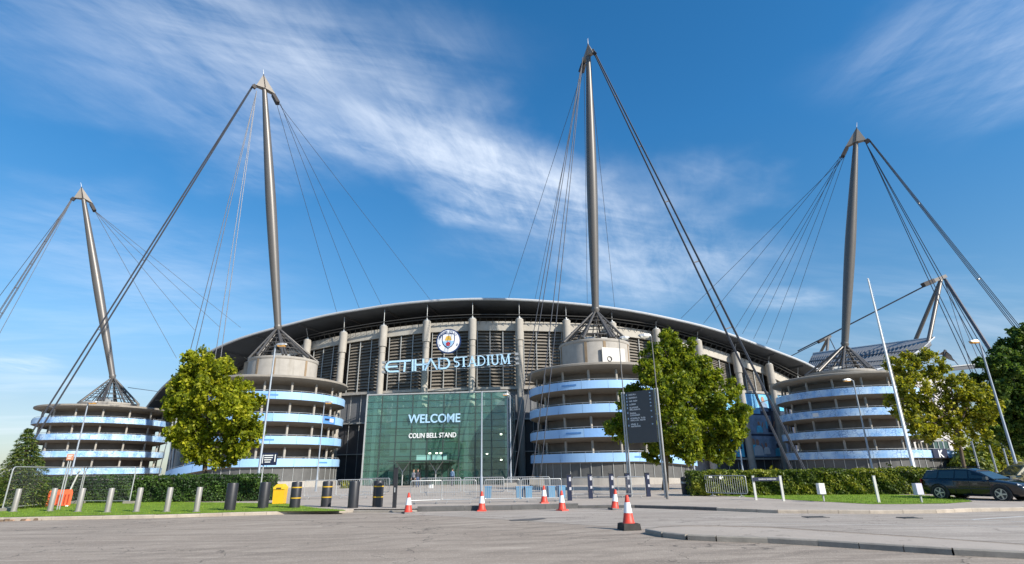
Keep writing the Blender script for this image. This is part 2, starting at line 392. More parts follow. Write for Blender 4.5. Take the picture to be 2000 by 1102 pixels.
KP = [(-420, 1026), (0, 1018), (150, 1015), (300, 1012.5), (520, 1006), (690, 1001), (790, 1001), (815, 1000), (1000, 996.5), (1130, 993.5), (1240, 992.5), (1400, 998), (1520, 1003), (1700, 1004), (1830, 1003), (1900, 1000), (2060, 997), (2500, 990)]
K0 = gp(KP)
TOPZ = .12
def inset(poly, d):      # shift a left-to-right polyline away from the camera
    out = []
    for i, p in enumerate(poly):
        t = (poly[min(i+1, len(poly)-1)]-poly[max(i-1, 0)]).normalized(); out.append(Vector((p.x-t.y*d, p.y+t.x*d, p.z)))
    return out
K1 = inset(K0, .15)
sheet('pavement', [(-300, 30)]+[(p.x, p.y) for p in K1]+[(300, 30), (300, 260), (-300, 260)], TOPZ, PAVE)
def kerb(name, i0, i1, h, m, unit=.92):
    b = MB(); P = K0[i0:i1+1]; Q = inset(K0, .16)[i0:i1+1]; acc = []
    for i in range(len(P)-1):
        n = max(1, round((P[i+1]-P[i]).length/unit))
        for k in range(n):
            t0, t1 = k/n, (k+1)/n-.012/max(.3, (P[i+1]-P[i]).length/n)/n
            a, c = P[i].lerp(P[i+1], t0), P[i].lerp(P[i+1], t1); d, e = Q[i].lerp(Q[i+1], t0), Q[i].lerp(Q[i+1], t1)
            j = .006*random.uniform(-1, 1); ch = Vector((0, 0, .02)); hh = Vector((0, 0, h+j))
            a2, c2 = a.lerp(d, .12), c.lerp(e, .12)
            vs = [a, c, c+hh-ch, a+hh-ch, a2+hh, c2+hh, d+hh, e+hh, d, e]
            b.add(vs, [(0, 1, 2, 3), (3, 2, 5, 4), (4, 5, 7, 6), (6, 7, 9, 8), (0, 3, 4, 6, 8), (1, 9, 7, 5, 2)])
    return tag(b.build(name, m), kind='structure')
kerb('kerb', 0, 5, .125, DIRT); kerb('kerb', 5, 7, .085, KERBG); kerb('kerb', 7, 9, .21, KERBD, 1.8); kerb('kerb', 9, 11, .13, KERBD); kerb('kerb', 11, 17, .125, DIRT)
# pale carriageway and the near island
ISN = [(1268, 1033.5), (1300, 1039), (1345, 1043.5), (1400, 1046), (1500, 1049), (1600, 1054), (1860, 1070), (2000, 1076.5), (2400, 1096)]
ISF = [(2400, 1085), (2000, 1065), (1800, 1051), (1500, 1031), (1400, 1028.5), (1330, 1028.5), (1285, 1030.5)]
road = [(740, 1003), (900, 1010), (1060, 1020), (1200, 1030), (1262, 1035)]
rp = gp(road)+[G(1268, 1037)]+[G(x, y-2) for x, y in reversed(ISF)]
rp = [Vector((p.x, p.y, 0)) for p in rp]+[Vector((40, 9, 0)), Vector((60, 22, 0))]+[p for p in reversed(inset(K0, -.004)) if G(740, 1001).x < p.x]
sheet('road', rp, .004, ROADM)
isl_top = gp(ISN, TOPZ)+gp(ISF, TOPZ)
b = MB(); n = len(isl_top)
b.add([(p.x, p.y, TOPZ) for p in isl_top], [tuple(range(n))]); tag(b.build('traffic_island', PAVE), kind='structure')
b = MB(); kp = gp(ISF[-2:], TOPZ)+gp(ISN, TOPZ)
for i in range(len(kp)-1):
    a, c = kp[i], kp[i+1]; k = max(1, round((c-a).length/.9))
    for j in range(k):
        p, q = a.lerp(c, j/k), a.lerp(c, (j+1)/k-.02/k); t = (q-p).normalized(); nn = Vector((-t.y, t.x, 0))
        p0, q0 = p-nn*.13, q-nn*.13
        vs = [(p0.x, p0.y, 0), (q0.x, q0.y, 0), (q0.x, q0.y, .10), (p0.x, p0.y, .10), (p0.x+nn.x*.02, p0.y+nn.y*.02, .123), (q0.x+nn.x*.02, q0.y+nn.y*.02, .123), (q.x, q.y, .123), (p.x, p.y, .123)]
        b.add(vs, [(0, 1, 2, 3), (3, 2, 5, 4), (4, 5, 6, 7), (1, 6, 5, 2), (0, 3, 4, 7)])
tag(b.build('kerb', KERBG), kind='structure')
b = MB()   # painted lines on the carriageway
for (a, c, w) in (((1900, 1015.5), (2080, 1004), .10), ((1835, 1014), (1960, 1018.5), .05), ((1975, 1019.5), (2100, 1019.5), .06), ((1450, 1022), (1990, 1029), .03)):
    p, q = G(*a), G(*c); t = (q-p).normalized(); nn = Vector((-t.y, t.x, 0))*w/2
    b.add([(x.x, x.y, .009) for x in (p-nn, q-nn, q+nn, p+nn)], [(0, 1, 2, 3)])
tag(b.build('road_marking', LINEW), kind='structure')
b = MB()
for poly in ([(993, 1016), (1060, 1012), (1068, 1014), (1040, 1017.5), (1000, 1018)],):
    b.add([(p.x, p.y, .0085) for p in gp(poly)], [tuple(range(len(poly)))])
tag(b.build('road_patch', mat('dark_patch', (.10, .095, .09), .8, var=.3, scale=3)), kind='structure')  # one small flat dark patch on the carriageway
for i, (x0, x1, y, lab) in enumerate(((1577, 1622, 1012, 'dark iron gully grate in the road below the pale box on a short stake'), (1766, 1804, 1013.5, 'dark iron gully grate in the road nearest the parked cars'))):
    t = thing('drain_grate', lab, 'drain', (*G((x0+x1)/2, y).xy, .004), 'gully grates in the road')
    c = G((x0+x1)/2, y); w = (G(x1, y)-G(x0, y)).length; b = MB()
    b.box((c.x, c.y, .016), (w, .05, .024)); b.box((c.x, c.y+.42, .016), (w, .05, .024))
    b.build('frame', KERBD, t); b = MB()
    for k in range(9): b.box((c.x-w/2+w*(k+.5)/9, c.y+.21, .012), (w/16, .36, .016))
    b.build('bars', BLACK, t)
# turf: left verge and right verge
def turf(name, edge, back, n, hgt=.05):
    pts = edge+back; b = MB(); b.add([(p.x, p.y, TOPZ+.012) for p in pts], [tuple(range(len(pts)))])
    # short blades scattered over it
    xs = [p.x for p in pts]; ys = [p.y for p in pts]; k = 0; poly = [(p.x, p.y) for p in pts]
    def inside(x, y):
        c = False; j = len(poly)-1
        for i in range(len(poly)):
            if (poly[i][1] > y) != (poly[j][1] > y) and x < (poly[j][0]-poly[i][0])*(y-poly[i][1])/(poly[j][1]-poly[i][1])+poly[i][0]: c = not c
            j = i
        return c
    while k < n:
        x, y = random.uniform(min(xs), max(xs)), random.uniform(min(ys), max(ys))
        if not inside(x, y): continue
        k += 1; a = random.uniform(0, 6.3); w = .012; h = hgt*random.uniform(.5, 1.5); dx, dy = math.cos(a)*w, math.sin(a)*w
        lx, ly = random.uniform(-.03, .03), random.uniform(-.03, .03)
        b.add([(x-dx, y-dy, TOPZ), (x+dx, y+dy, TOPZ), (x+lx, y+ly, TOPZ+.012+h)], [(0, 1, 2)], random.choice((0, 1, 1, 2)))
    return tag(b.build(name, [TURF, leafmat('blade_green', (.15, .26, .025), .3) if 'blade_green' not in MATS else MATS['blade_green'], leafmat('blade_pale', (.24, .31, .04), .3) if 'blade_pale' not in MATS else MATS['blade_pale']]), kind='stuff')
eL = [p for p in inset(K0, .17) if p.x < G(560, 1004).x]
turf('grass', eL+gp([(640, 999), (676, 998.5)], TOPZ), gp([(672, 996.5), (620, 993), (560, 984), (300, 980), (0, 984), (-420, 990)], TOPZ), 9000)
turf('grass', gp([(1440, 970), (1560, 977.5), (1700, 985), (1740, 985), (1850, 984)], TOPZ), gp([(1900, 980), (1860, 970), (1600, 962), (1380, 962), (1372, 967)], TOPZ), 6000)

# ------------------------------------------------------------------ stadium bowl
MX, MY = -9., 67.; AL = rad(-6.7); CV = 97.
TU = Vector((math.cos(AL), math.sin(AL), 0)); NV = Vector((-math.sin(AL), math.cos(AL), 0))
def UV(u, v, z): return Vector((MX, MY, 0))+TU*u+NV*v+Vector((0, 0, z))
def EL(phi, da, z):     # a point on the ellipse DA metres outside the bowl wall
    p = rad(phi); return UV((84+da)*math.sin(p), CV-(88+da)*math.cos(p), z)
RT = [(-100, 11), (-60, 11.5), (-46, 12.2), (-39.1, 14.2), (-37.4, 15.2), (-32.2, 17.0), (-27.0, 19.4), (-23.3, 21.1), (-17.8, 22.75), (-13.0, 24.15), (-7.0, 24.8), (-1.9, 24.95), (3.0, 24.85), (7.8, 24.45), (13.3, 23.7), (17.4, 22.9), (19.9, 22.25), (25.0, 20.95), (27.8, 20.0), (30.9, 18.95), (35.2, 17.75), (38.5, 16.95), (46, 13.5), (60, 12), (100, 11.5)]
def sm01(x): x = min(1, max(0, x)); return x*x*(3-2*x)
def RD(phi): return 1.4+(5.8*sm01((-phi-8)/22) if phi < 0 else 1.2*sm01((phi-8)/20))   # how far the eaves stand out
RTX = np.linspace(-100, 100, 401); RTZ = np.interp(RTX, [a for a, _ in RT], [z for _, z in RT])
_k = np.hanning(15); _k /= _k.sum(); RTZ = np.convolve(np.pad(RTZ, 7, 'edge'), _k, 'valid')
def rim(phi): return float(np.interp(phi, RTX, RTZ))
CTX = [-100, -60, -46, -39.8, -38, -32.6, -26.9, -22.4, -16.6, -12.3, -7.5, -3.1, 1.5, 6, 10.3, 14.5, 19.3, 23.8, 28.5, 33.4, 37, 46, 60, 100]; CTZ = [10, 10.5, 11.6, 13.3, 14.3, 16.1, 18.3, 19.6, 20.8, 21.3, 21.7, 22, 22, 21.8, 21.6, 21.4, 20.7, 19.4, 17.9, 16.5, 15.0, 11.9, 11, 10.5]
def ctop(phi): return float(np.interp(phi, CTX, CTZ))
SILL = 12.45
bowl = thing('stadium', 'huge round stadium bowl with louvred concrete front and dark overhanging roof', 'stadium', UV(0, 9, 0))
ph = [p for p in np.arange(-75, 75.1, 1.5)]
def ring(da, z0, z1, th, phs=ph):
    b = MB(); rows = []
    f = lambda z, p: z(p) if callable(z) else z
    for p in phs: rows.append([EL(p, da, f(z0, p)), EL(p, da, f(z1, p)), EL(p, da-th, f(z1, p)), EL(p, da-th, f(z0, p))])
    b.strip(rows, closed=True); b.f.append(tuple(range(4))); b.m.append(0); e = (len(phs)-1)*4; b.f.append((e+3, e+2, e+1, e)); b.m.append(0); return b
ring(-.1, 0, 3.2, .4).build('lower_wall', CHAR, bowl)
ring(-.2, 3.2, 8.2, .4).build('middle_wall', CHAR, bowl)
ring(-.15, 8.2, SILL-.35, .4).build('upper_wall', GREYP, bowl)
ring(.5, SILL-.35, SILL, 1.1).build('sill_beam', CONC2, bowl)
ring(.25, 8.05, 8.25, .4).build('wall_rail', MULL, bowl)
ring(.2, 3.9, 4.02, .38).build('wall_rail', MULL, bowl)
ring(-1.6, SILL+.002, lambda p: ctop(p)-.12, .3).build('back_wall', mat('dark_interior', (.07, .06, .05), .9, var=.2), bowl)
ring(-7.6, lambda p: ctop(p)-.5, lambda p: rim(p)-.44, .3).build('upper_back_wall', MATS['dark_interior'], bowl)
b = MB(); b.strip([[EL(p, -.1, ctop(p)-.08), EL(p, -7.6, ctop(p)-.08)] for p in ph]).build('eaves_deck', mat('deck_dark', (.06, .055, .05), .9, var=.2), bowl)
ring(.15, lambda p: ctop(p)-1.4, lambda p: ctop(p)-.05, .35).build('concrete_band', mat('band_concrete', (.46, .43, .375), .85, var=.1, scale=.8, stain=(.30, .265, .215), streaks=.4), bowl)
b = MB()
for k in range(-60, 61):
    p = 1.6+k*1.125
    b.bar(EL(p, .12, 0.3), EL(p, .12, SILL-.4), .05, .05)
b.build('wall_joints', MULL, bowl)
PHK = [1.6+4.5*k for k in range(-13, 13)]
for p in PHK:     # columns
    b = MB(); t = ctop(p); c = EL(p, 1.0, 0)
    b.lathe([(.50, .05), (.46, t-3.2), (.46, t-3.0)], (c.x, c.y, 0), 14)
    b.lathe([(.47, t-3.01), (.58, t-2.99), (.58, t-.02), (.52, t+.04)], (c.x, c.y, 0), 14)
    b.lathe([(.50, t-3.9), (.50, t-3.75)], (c.x, c.y, 0), 14)
    o = b.build('column', COLM, bowl, smooth=True)
    r = MB(); r.lathe([(.42, t+.05), (.42, t+.18), (.12, t+.22), (.12, t+.5)], (c.x, c.y, 0), 10)
    q = EL(p, .6+RD(p)*.32, rim(p)-.2); r.tube(c+Vector((0, 0, t+.4)), q, .045, n=6)
    r.build('hanger', GALV, bowl)
    rb = MB(); a0 = EL(p, -5.5, rim(p)-.62); a1 = EL(p, RD(p)-.3, rim(p)-.32)
    rb.bar(a0, a1, .16, .34); rb.build('roof_rib', mat('rib_steel', (.10, .10, .105), .5, var=.1), bowl)
for p, q in zip(PHK[:-1], PHK[1:]):   # louvred bays
    b = MB(); nb = 17; c0, c1 = EL(p, -.25, 0), EL(q, -.25, 0); d = (c1-c0).normalized(); nrm = Vector((d.y, -d.x, 0))
    z0, z1 = ctop(p)-1.45-SILL, ctop(q)-1.45-SILL
    for k in range(nb):
        s = (k+.5)/nb; a = c0+d*.62+Vector((0, 0, SILL+z0*s)); e = c1-d*.62+Vector((0, 0, SILL+z1*s))
        a2 = a-nrm*.16; e2 = e-nrm*.16; a1 = a+nrm*.16; e1 = e+nrm*.16; up = Vector((0, 0, .185)); th = Vector((0, 0, .035))
        jit = Vector((0, 0, random.uniform(-.03, .03)))
        b.add([a1-up+jit, e1-up+jit, e2+up+jit, a2+up+jit, a1-up+th+jit, e1-up+th+jit, e2+up+th+jit, a2+up+th+jit], [(0, 1, 2, 3), (7, 6, 5, 4), (0, 4, 5, 1), (1, 5, 6, 2), (2, 6, 7, 3), (3, 7, 4, 0)], 0 if random.random() < .8 else 1)
    lo = b.build('louvre_panel', [LOUV, mat('louvre_blade_dark', (.15, .132, .108), .6, var=.2)], bowl)
    m = MB()
    for s in (.085, .36, .64, .915):
        m = MB(); w = c0.lerp(c1, s)+nrm*.24; m.bar(w+Vector((0, 0, SILL)), w+Vector((0, 0, SILL+z0+(z1-z0)*s)), .13, .10); m.build('louvre_mullion', MULL, lo)
# rails and short brackets of the eaves truss
for h in (.12, .42):
    b = MB(); pts = [EL(p, .75+h, ctop(p)+.25+h) for p in ph]; b.path(pts, .06, 6); b.build('eaves_rail', mat('rail_steel', (.06, .058, .055), .5, var=.1), bowl)
rest = MB()
for k in range(-100, 101):
    p = 1.6+k*.62; one = -20 < p < 37; b = MB() if one else rest; c = EL(p, .3, ctop(p)-.15); b.bar(c, EL(p+.12, .8, ctop(p)+.3), .05, .07)
    b.bar(EL(p, .28, ctop(p)-.55), EL(p+.12, .8, ctop(p)+.28), .04, .05)
    if one: b.build('eaves_bracket', MATS['rail_steel'], bowl)
tag(rest.build('eaves_bracket', MATS['rail_steel'], bowl), kind='stuff')
# roof
b = MB(); rows = []; rows2 = []
for p in ph:
    z = rim(p)
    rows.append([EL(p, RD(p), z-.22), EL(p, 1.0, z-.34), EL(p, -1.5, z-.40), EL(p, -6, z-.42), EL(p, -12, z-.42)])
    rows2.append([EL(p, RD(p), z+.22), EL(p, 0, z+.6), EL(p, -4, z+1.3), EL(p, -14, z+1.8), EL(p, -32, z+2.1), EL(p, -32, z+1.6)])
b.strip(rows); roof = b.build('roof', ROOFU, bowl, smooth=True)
b = MB(); b.strip(rows2); b.build('roof_sheet', ROOFT, roof, smooth=True)
b = MB(); b.path([EL(p, RD(p)+.05, rim(p)) for p in ph], .20, 8); b.build('roof_edge', EDGE, roof, smooth=True)

# ------------------------------------------------------------------ entrance hall
GREEN = glassmat('green_glass', (.72, .97, .86), 2.0, .02, .24, (.17, .43, .33))
GFRM = mat('glazing_bar', (.07, .10, .09), .4, metal=.3, var=.1)
HALLW = mat('hall_wall', (.74, .80, .74), .8, var=.08); HALLD = mat('hall_dark', (.17, .21, .20), .8, var=.1)
gl = UV(-17.8, 1.4, 0); 
e0 = W(712, 860, 68.0); e1 = W(992, 860, 66.0); e0.z = e1.z = .12
GX = (e1-e0); GW = GX.length; GX.normalize(); GN = Vector((GX.y, -GX.x, 0))   # GN faces the camera side
GH = 10.45; GDEP = 7.2
hall = thing('entrance_hall', 'tall green glass entrance hall projecting from the middle of the stadium front', 'entrance hall', (e0+e1)/2)
def hp(s, d, z): return e0+GX*(s*GW)-GN*d+Vector((0, 0, z))
NB = 9; NR = 13
b = MB(); b.add([hp(0, 0, 0), hp(1, 0, 0), hp(1, 0, GH), hp(0, 0, GH)], [(0, 1, 2, 3)])
fr = b.build('front_glazing', GREEN, hall)
b = MB()
for i in range(NB+1): b.bar(hp(i/NB, .03, 0), hp(i/NB, .03, GH), .13, .14, GN)
for j in range(NR+1): z = GH*j/NR; b.bar(hp(0, .02, max(z, .03)), hp(1, .02, max(z, .03)), .13, .05)
b.build('glazing_bars', GFRM, fr)
for s in (0, 1):
    b = MB(); b.add([hp(s, 0, 0), hp(s, GDEP, 0), hp(s, GDEP, GH), hp(s, 0, GH)], [(0, 1, 2, 3)]); sd = b.build('side_glazing', GREEN, hall)
    b = MB()
    for i in range(1, 5): b.bar(hp(s, i*GDEP/4, 0), hp(s, i*GDEP/4, GH), .055, .055)
    for j in range(NR+1): b.bar(hp(s, 0, max(.03, GH*j/NR)), hp(s, GDEP, max(.03, GH*j/NR)), .05, .05)
    b.bar(hp(s, -.05, 0), hp(s, -.05, GH+.1), .16, .16); b.build('corner_frame', MULL, sd)
b = MB(); b.add([hp(0, 0, GH), hp(1, 0, GH), hp(1, GDEP, GH+.2), hp(0, GDEP, GH+.2)], [(0, 1, 2, 3)]); rg = b.build('glass_roof', GREEN, hall)
b = MB(); b.bar(hp(-.004, .0, GH+.09), hp(1.004, .0, GH+.09), .14, .16)
for i in range(NB+1): b.bar(hp(i/NB, .1, GH+.06), hp(i/NB, GDEP, GH+.26), .08, .10)
b.build('roof_frame', MULL, rg)
b = MB()      # inside: back wall with openings, floors, piers
for (s0, s1, z0, z1, m) in ((.05, .33, 0, 9.6, 0), (.33, .37, 0, 9.6, 1), (.37, .70, 5.9, 9.6, 1), (.37, .70, 0, 2.9, 1), (.37, .70, 2.9, 5.9, 2), (.70, 1, 0, 9.6, 1)):
    b.add([hp(s0, GDEP-.4-.15*m, z0), hp(s1, GDEP-.4-.15*m, z0), hp(s1, GDEP-.4-.15*m, z1), hp(s0, GDEP-.4-.15*m, z1)], [(0, 1, 2, 3)], m)
b.build('inner_wall', [HALLW, HALLD, mat('hall_mid', (.34, .42, .38), .7, var=.1)], hall)
b = MB()
for (z, d0) in ((3.0, 2.4), (6.3, 2.4)):
    q = [hp(.02, d0, z), hp(.98, d0, z), hp(.98, GDEP-.3, z), hp(.02, GDEP-.3, z)]
    b.add(q+[x+Vector((0, 0, .35)) for x in q], [(3, 2, 1, 0), (4, 5, 6, 7), (0, 1, 5, 4)])
b.build('floor_slab', mat('floor_edge', (.33, .40, .36), .7, var=.1), hall)
b = MB()
for s in (.035, .355, .70, .985): b.bar(hp(s, 1.5, 0), hp(s, 1.5, 9.9), .50, .3, GN)
b.build('pier', mat('pier_white', (.74, .76, .70), .6, var=.05), hall)
b = MB()
for (s0, s1, z0, z1) in ((.13, .18, 3.9, 5.0), (.22, .26, 3.9, 5.0), (.14, .19, 7.2, 8.2), (.25, .29, 7.2, 8.2), (.12, .2, 1.0, 2.4), (.23, .3, 1.0, 2.4)):
    b.add([hp(s0, GDEP-.46, z0), hp(s1, GDEP-.46, z0), hp(s1, GDEP-.46, z1), hp(s0, GDEP-.46, z1)], [(0, 1, 2, 3)])
b.build('inner_window', HALLD, hall)
b = MB(); lit = bpy.data.materials.new('ceiling_lamp_glow'); lit.use_nodes = True; lb = lit.node_tree.nodes['Principled BSDF']; lb.inputs['Emission Color'].default_value = (1, .9, .7, 1); lb.inputs['Emission Strength'].default_value = 4.; lb.inputs['Base Color'].default_value = (.8, .8, .7, 1)
for s, z in ((.83, 3.4), (.93, 2.7), (.93, 5.7), (.42, 3.6), (.47, 3.6), (.50, 3.6)): b.box(hp(s, 3, z), (.24, .24, .16))
b.build('ceiling_lamp', lit, hall)
b = MB()
for s in np.linspace(.1, .9, 9): b.bar(hp(s, .6, GH-.42), hp(s+.05, GDEP-.6, GH-.35), .2, .3)
b.build('roof_truss', mat('truss_green', (.30, .40, .34), .6, var=.08), hall)
# blinds over the doors
b = MB()
for s0, s1 in ((.375, .475), (.485, .585)):
    b.add([hp(s0, -.04, 2.75), hp(s1, -.04, 2.75), hp(s1, -.04, 3.32), hp(s0, -.04, 3.32)], [(0, 1, 2, 3)])
b.build('door_header_panel', mat('mint_panel', (.30, .58, .50), .4, var=.04), hall)
b = MB()
for i in range(6):
    s = .36+.24*i/5; b.bar(hp(s, .0, 0), hp(s, .0, 2.3), .08, .14, GN)
b.bar(hp(.35, -.02, 2.3), hp(.61, -.02, 2.3), .1, .1); b.build('door_frame', GFRM, hall)
can = MB(); can.bar(hp(.25, -2.0, 2.62), hp(.66, -2.0, 2.62), 3.6, .14); cn = can.build('canopy', GFRM, hall)
for s in (.33, .55):
    b = MB(); f = hp(s, -2.6, 0); b.tube(f, f+Vector((0, 0, 1.5)), .07)
    for k in (-1, 1): b.tube(f+Vector((0, 0, 1.45)), hp(s+.045*k, -2.6, 2.56), .05)
    b.build('canopy_post', GALV, cn)
wl = thing('welcome_sign', 'light blue WELCOME letters fixed high on the green glass front', 'sign', hp(.5, -.2, 7.2))
pL, pR = W(797, 833, 67.3), W(899, 829, 66.6)
ex = (pR-pL); ex.z = 0; wL = ex.length; ex.normalize()
text_mesh('WELCOME', 1.42, .12, 'letters', LBLUE, wl, hp(.492, -.16, 7.02), GX, (0, 0, 1), GN, width=wL, bold=.022)
w2 = thing('stand_name_sign', 'small white COLIN BELL STAND letters on the green glass under WELCOME', 'sign', hp(.5, -.2, 5.6))
text_mesh('COLIN BELL STAND', .78, .08, 'letters', LWHITE, w2, hp(.482, -.14, 5.28), GX, (0, 0, 1), GN, width=(W(893, 855, 66.7)-W(800, 857, 67.3)).length, bold=.014)

# ------------------------------------------------------------------ name sign and crest
sL, sR = W(752, 729, 72.6), W(1008, 713, 71.4)
sx = (sR-sL); slen = sx.length; zt = sx.z/slen; sx.normalize(); sn = Vector((sx.y, -sx.x, 0)).normalized(); sz = sn.cross(sx).normalized() if sn.cross(sx).z > 0 else sx.cross(sn).normalized()
name = thing('stadium_name_sign', 'long pale blue ETIHAD STADIUM letters on rails across the louvres', 'sign', sL)
unit = slen/11.15; 
def stroke(b, pts, w, o, close=False):
    for i in range(len(pts)-1):
        a, c = Vector((*pts[i], 0)), Vector((*pts[i+1], 0)); d = (c-a).normalized(); n = Vector((-d.y, d.x, 0))*w/2
        a = a-d*w*.12 if i else a; c = c+d*w*.12 if i < len(pts)-2 else c
        poly = [(p.x, p.y) for p in (a-n, c-n, c+n, a+n)]
        b.prism(poly, o+sn*(.004*(i % 3)), sx*unit, sz*unit, sn, .16)
def arc(cx, cy, rx, ry, a0, a1, n=9): return [(cx+rx*math.cos(rad(a0+(a1-a0)*i/n)), cy+ry*math.sin(rad(a0+(a1-a0)*i/n))) for i in range(n+1)]
GL = { 'E': (1.30, [[(1.28, .92)]+arc(.5, .5, .44, .42, 90, 270)+[(1.22, .08)], [(.1, .5), (1.1, .5)]]),
       'T': (1.02, [[(-.05, .92), (1.0, .92)], [(.48, .9), (.40, 0)]]), 'I': (.26, [[(.13, 0), (.13, 1)]]),
       'H': (.95, [[(.08, 0), (.08, 1)], [(.1, .52), (.8, .52)], [(.82, 0), (.82, 1)]]),
       'A': (1.15, [[(.0, 0), (.52, .97), (1.12, 0)], [(-.25, .52), (.3, .52)]]),
       'D': (1.12, [[(.1, .08), (.1, 1)], [(.0, .92), (.55, .92)]+arc(.6, .5, .44, .42, 90, -90)+[(.1, .08)]]) }
b = MB(); x = .05; z0 = 0.0
for ch in 'ETIHAD':
    w, st = GL[ch]
    b = MB()
    for s in st: stroke(b, [(x+p[0]*.93, p[1]*1.0) for p in s], .135, sL)
    b.build('letter', LBLUE, name); x += w*.93+.03
x += .26
def serif(b, x, y, w=.16): b.prism([(x-w, y-.03), (x+w, y-.03), (x+w, y+.03), (x-w, y+.03)], sL+sn*.012, sx*unit, sz*unit, sn, .16)
h = .86; y0 = .1
SG = { 'S': (.52, [(arc(.25, .66, .19, .2, 40, 270, 8)+arc(.25, .26, .21, .2, 90, -140, 8), .10)], [(.44, .80)]),
       'T': (.66, [([(.33, 0), (.33, h)], .13), ([(.02, h-.03), (.64, h-.03)], .06)], [(.33, .03)]),
       'A': (.76, [([(.1, 0), (.38, h)], .06), ([(.36, h), (.66, 0)], .14), ([(.2, .28), (.55, .28)], .05)], [(.08, .03), (.66, .03)]),
       'D': (.76, [([(.13, 0), (.13, h)], .13), ([(.05, h-.03), (.35, h-.03)]+arc(.35, h/2, .33, h/2-.05, 80, -80, 8)+[(.05, .03)], .08)], [(.12, .03)]),
       'I': (.36, [([(.18, 0), (.18, h)], .13)], [(.18, .03), (.18, h-.03)]),
       'U': (.76, [([(.14, h), (.14, .3)]+arc(.37, .28, .23, .25, 180, 360, 8)+[(.60, h)], .10)], [(.14, h-.03), (.60, h-.03)]),
       'M': (.92, [([(.14, 0), (.16, h)], .06), ([(.16, h), (.46, .05)], .13), ([(.46, .05), (.76, h)], .06), ([(.76, h), (.78, 0)], .13)], [(.12, .03), (.78, .03), (.12, h-.03), (.82, h-.03)]) }
for ch in 'STADIUM':
    w, st, sf = SG[ch]
    b = MB()
    for s, ww in st: stroke(b, [(x+p[0]*.98, p[1]+y0) for p in s], ww, sL)
    for q in sf: serif(b, x+q[0]*.98, q[1]+y0, .13)
    b.build('letter', LBLUE, name); x += w*.98+.03
b = MB()
for zz in (.0, .35, .68, 1.03): b.bar(sL-sx*.3-sn*.14+sz*unit*zz, sR+sx*.3-sn*.14+sz*unit*zz, .07, .07)
for s in (0, 1):
    for zz in (.1, .5, .9):
        p = sL+sx*(slen*s+(.18 if s else -.18))+sz*unit*zz; b.box(p, (.42, .5, .28), AL)
b.build('sign_rail', GALV, name)
cc = W(876.5, 667, 71.6); crest = thing('club_crest', 'round white club crest with shield mounted on the louvres above the name', 'crest', cc)
R = (W(901, 667, 71.6)-cc).length
def disc(r, n=40): return [(r*math.cos(2*math.pi*i/n), r*math.sin(2*math.pi*i/n)) for i in range(n)]
UPZ = Vector((0, 0, 1))
fx = TU; fn = -NV
CNAVY = mat('crest_navy', (.015, .04, .13), .4, var=0); CWH = mat('crest_white', (.82, .84, .87), .4, var=0); CSKY = mat('crest_sky', (.30, .55, .82), .4, var=0)
CGOLD = mat('crest_gold', (.80, .48, .06), .4, var=0); CRED = mat('crest_red', (.55, .03, .04), .4, var=0)
MB().prism(disc(R), cc, fx, UPZ, fn, .22).build('rim', CNAVY, crest)
MB().prism(disc(R*.90), cc+fn*.22, fx, UPZ, fn, .02).build('ring', CWH, crest)
sh = [(-.47, .55), (-.25, .60), (0, .52+.06), (.25, .60), (.47, .55), (.50, .1), (.44, -.2), (.28, -.42), (0, -.60), (-.28, -.42), (-.44, -.2), (-.50, .1)]
MB().prism([(x*R*1.06, y*R*1.05) for x, y in sh], cc+fn*.24, fx, UPZ, fn, .02).build('shield_border', CNAVY, crest)
sd = MB().prism([(x*R*.92, y*R*.92) for x, y in sh], cc+fn*.26, fx, UPZ, fn, .02).build('shield', CWH, crest)
low = [(-.50, -.02), (.50, -.02), (.44, -.2), (.28, -.42), (0, -.60), (-.28, -.42), (-.44, -.2)]
b = MB(); b.prism([(x*R*.88, y*R*.88) for x, y in low], cc+fn*.28, fx, UPZ, fn, .02)
b.build('shield_base', CSKY, sd)
b = MB()
for poly in ([(-.26, .05), (.26, .05), (.31, .17), (-.31, .17)], [(-.24, .19), (-.02, .19), (-.02, .44), (-.2, .40)], [(.02, .19), (.24, .19), (.2, .40), (.02, .44)], [(-.03, .17), (.03, .17), (.03, .48), (-.03, .48)]):
    b.prism([(x*R*.92, y*R*.92) for x, y in poly], cc+fn*.285, fx, UPZ, fn, .02)
b.build('ship', CGOLD, sd)
b = MB()
for i in range(5):
    t = 2*math.pi*i/5+.3; b.prism([(R*(.10*math.cos(t)+.085*math.cos(a)), R*(-.25+.10*math.sin(t)+.085*math.sin(a))) for a in np.linspace(0, 6.28, 10)[:-1]], cc+fn*(.30+.003*i), fx, UPZ, fn, .015)
b.build('rose', CRED, sd)
def arc_text(txt, r, a0, a1, size, flip=False):
    root = None
    for i, ch in enumerate(txt):
        if ch == ' ': continue
        a = rad(a0+(a1-a0)*i/max(1, len(txt)-1)); rx = Vector((math.cos(a), math.sin(a)))
        up = fx*rx.x+UPZ*rx.y; rt = fx*rx.y-UPZ*rx.x
        if flip: up, rt = -up, -rt
        text_mesh(ch, size, .03, 'letter', CNAVY, crest, cc+fn*.25+fx*rx.x*r+UPZ*rx.y*r, rt, up, fn)
arc_text('MANCHESTER', R*.67, 160, 100, R*.26); arc_text('CITY', R*.67, 78, 38, R*.26)
arc_text('18', R*.70, 200, 208, R*.2); arc_text('94', R*.70, -28, -20, R*.2)
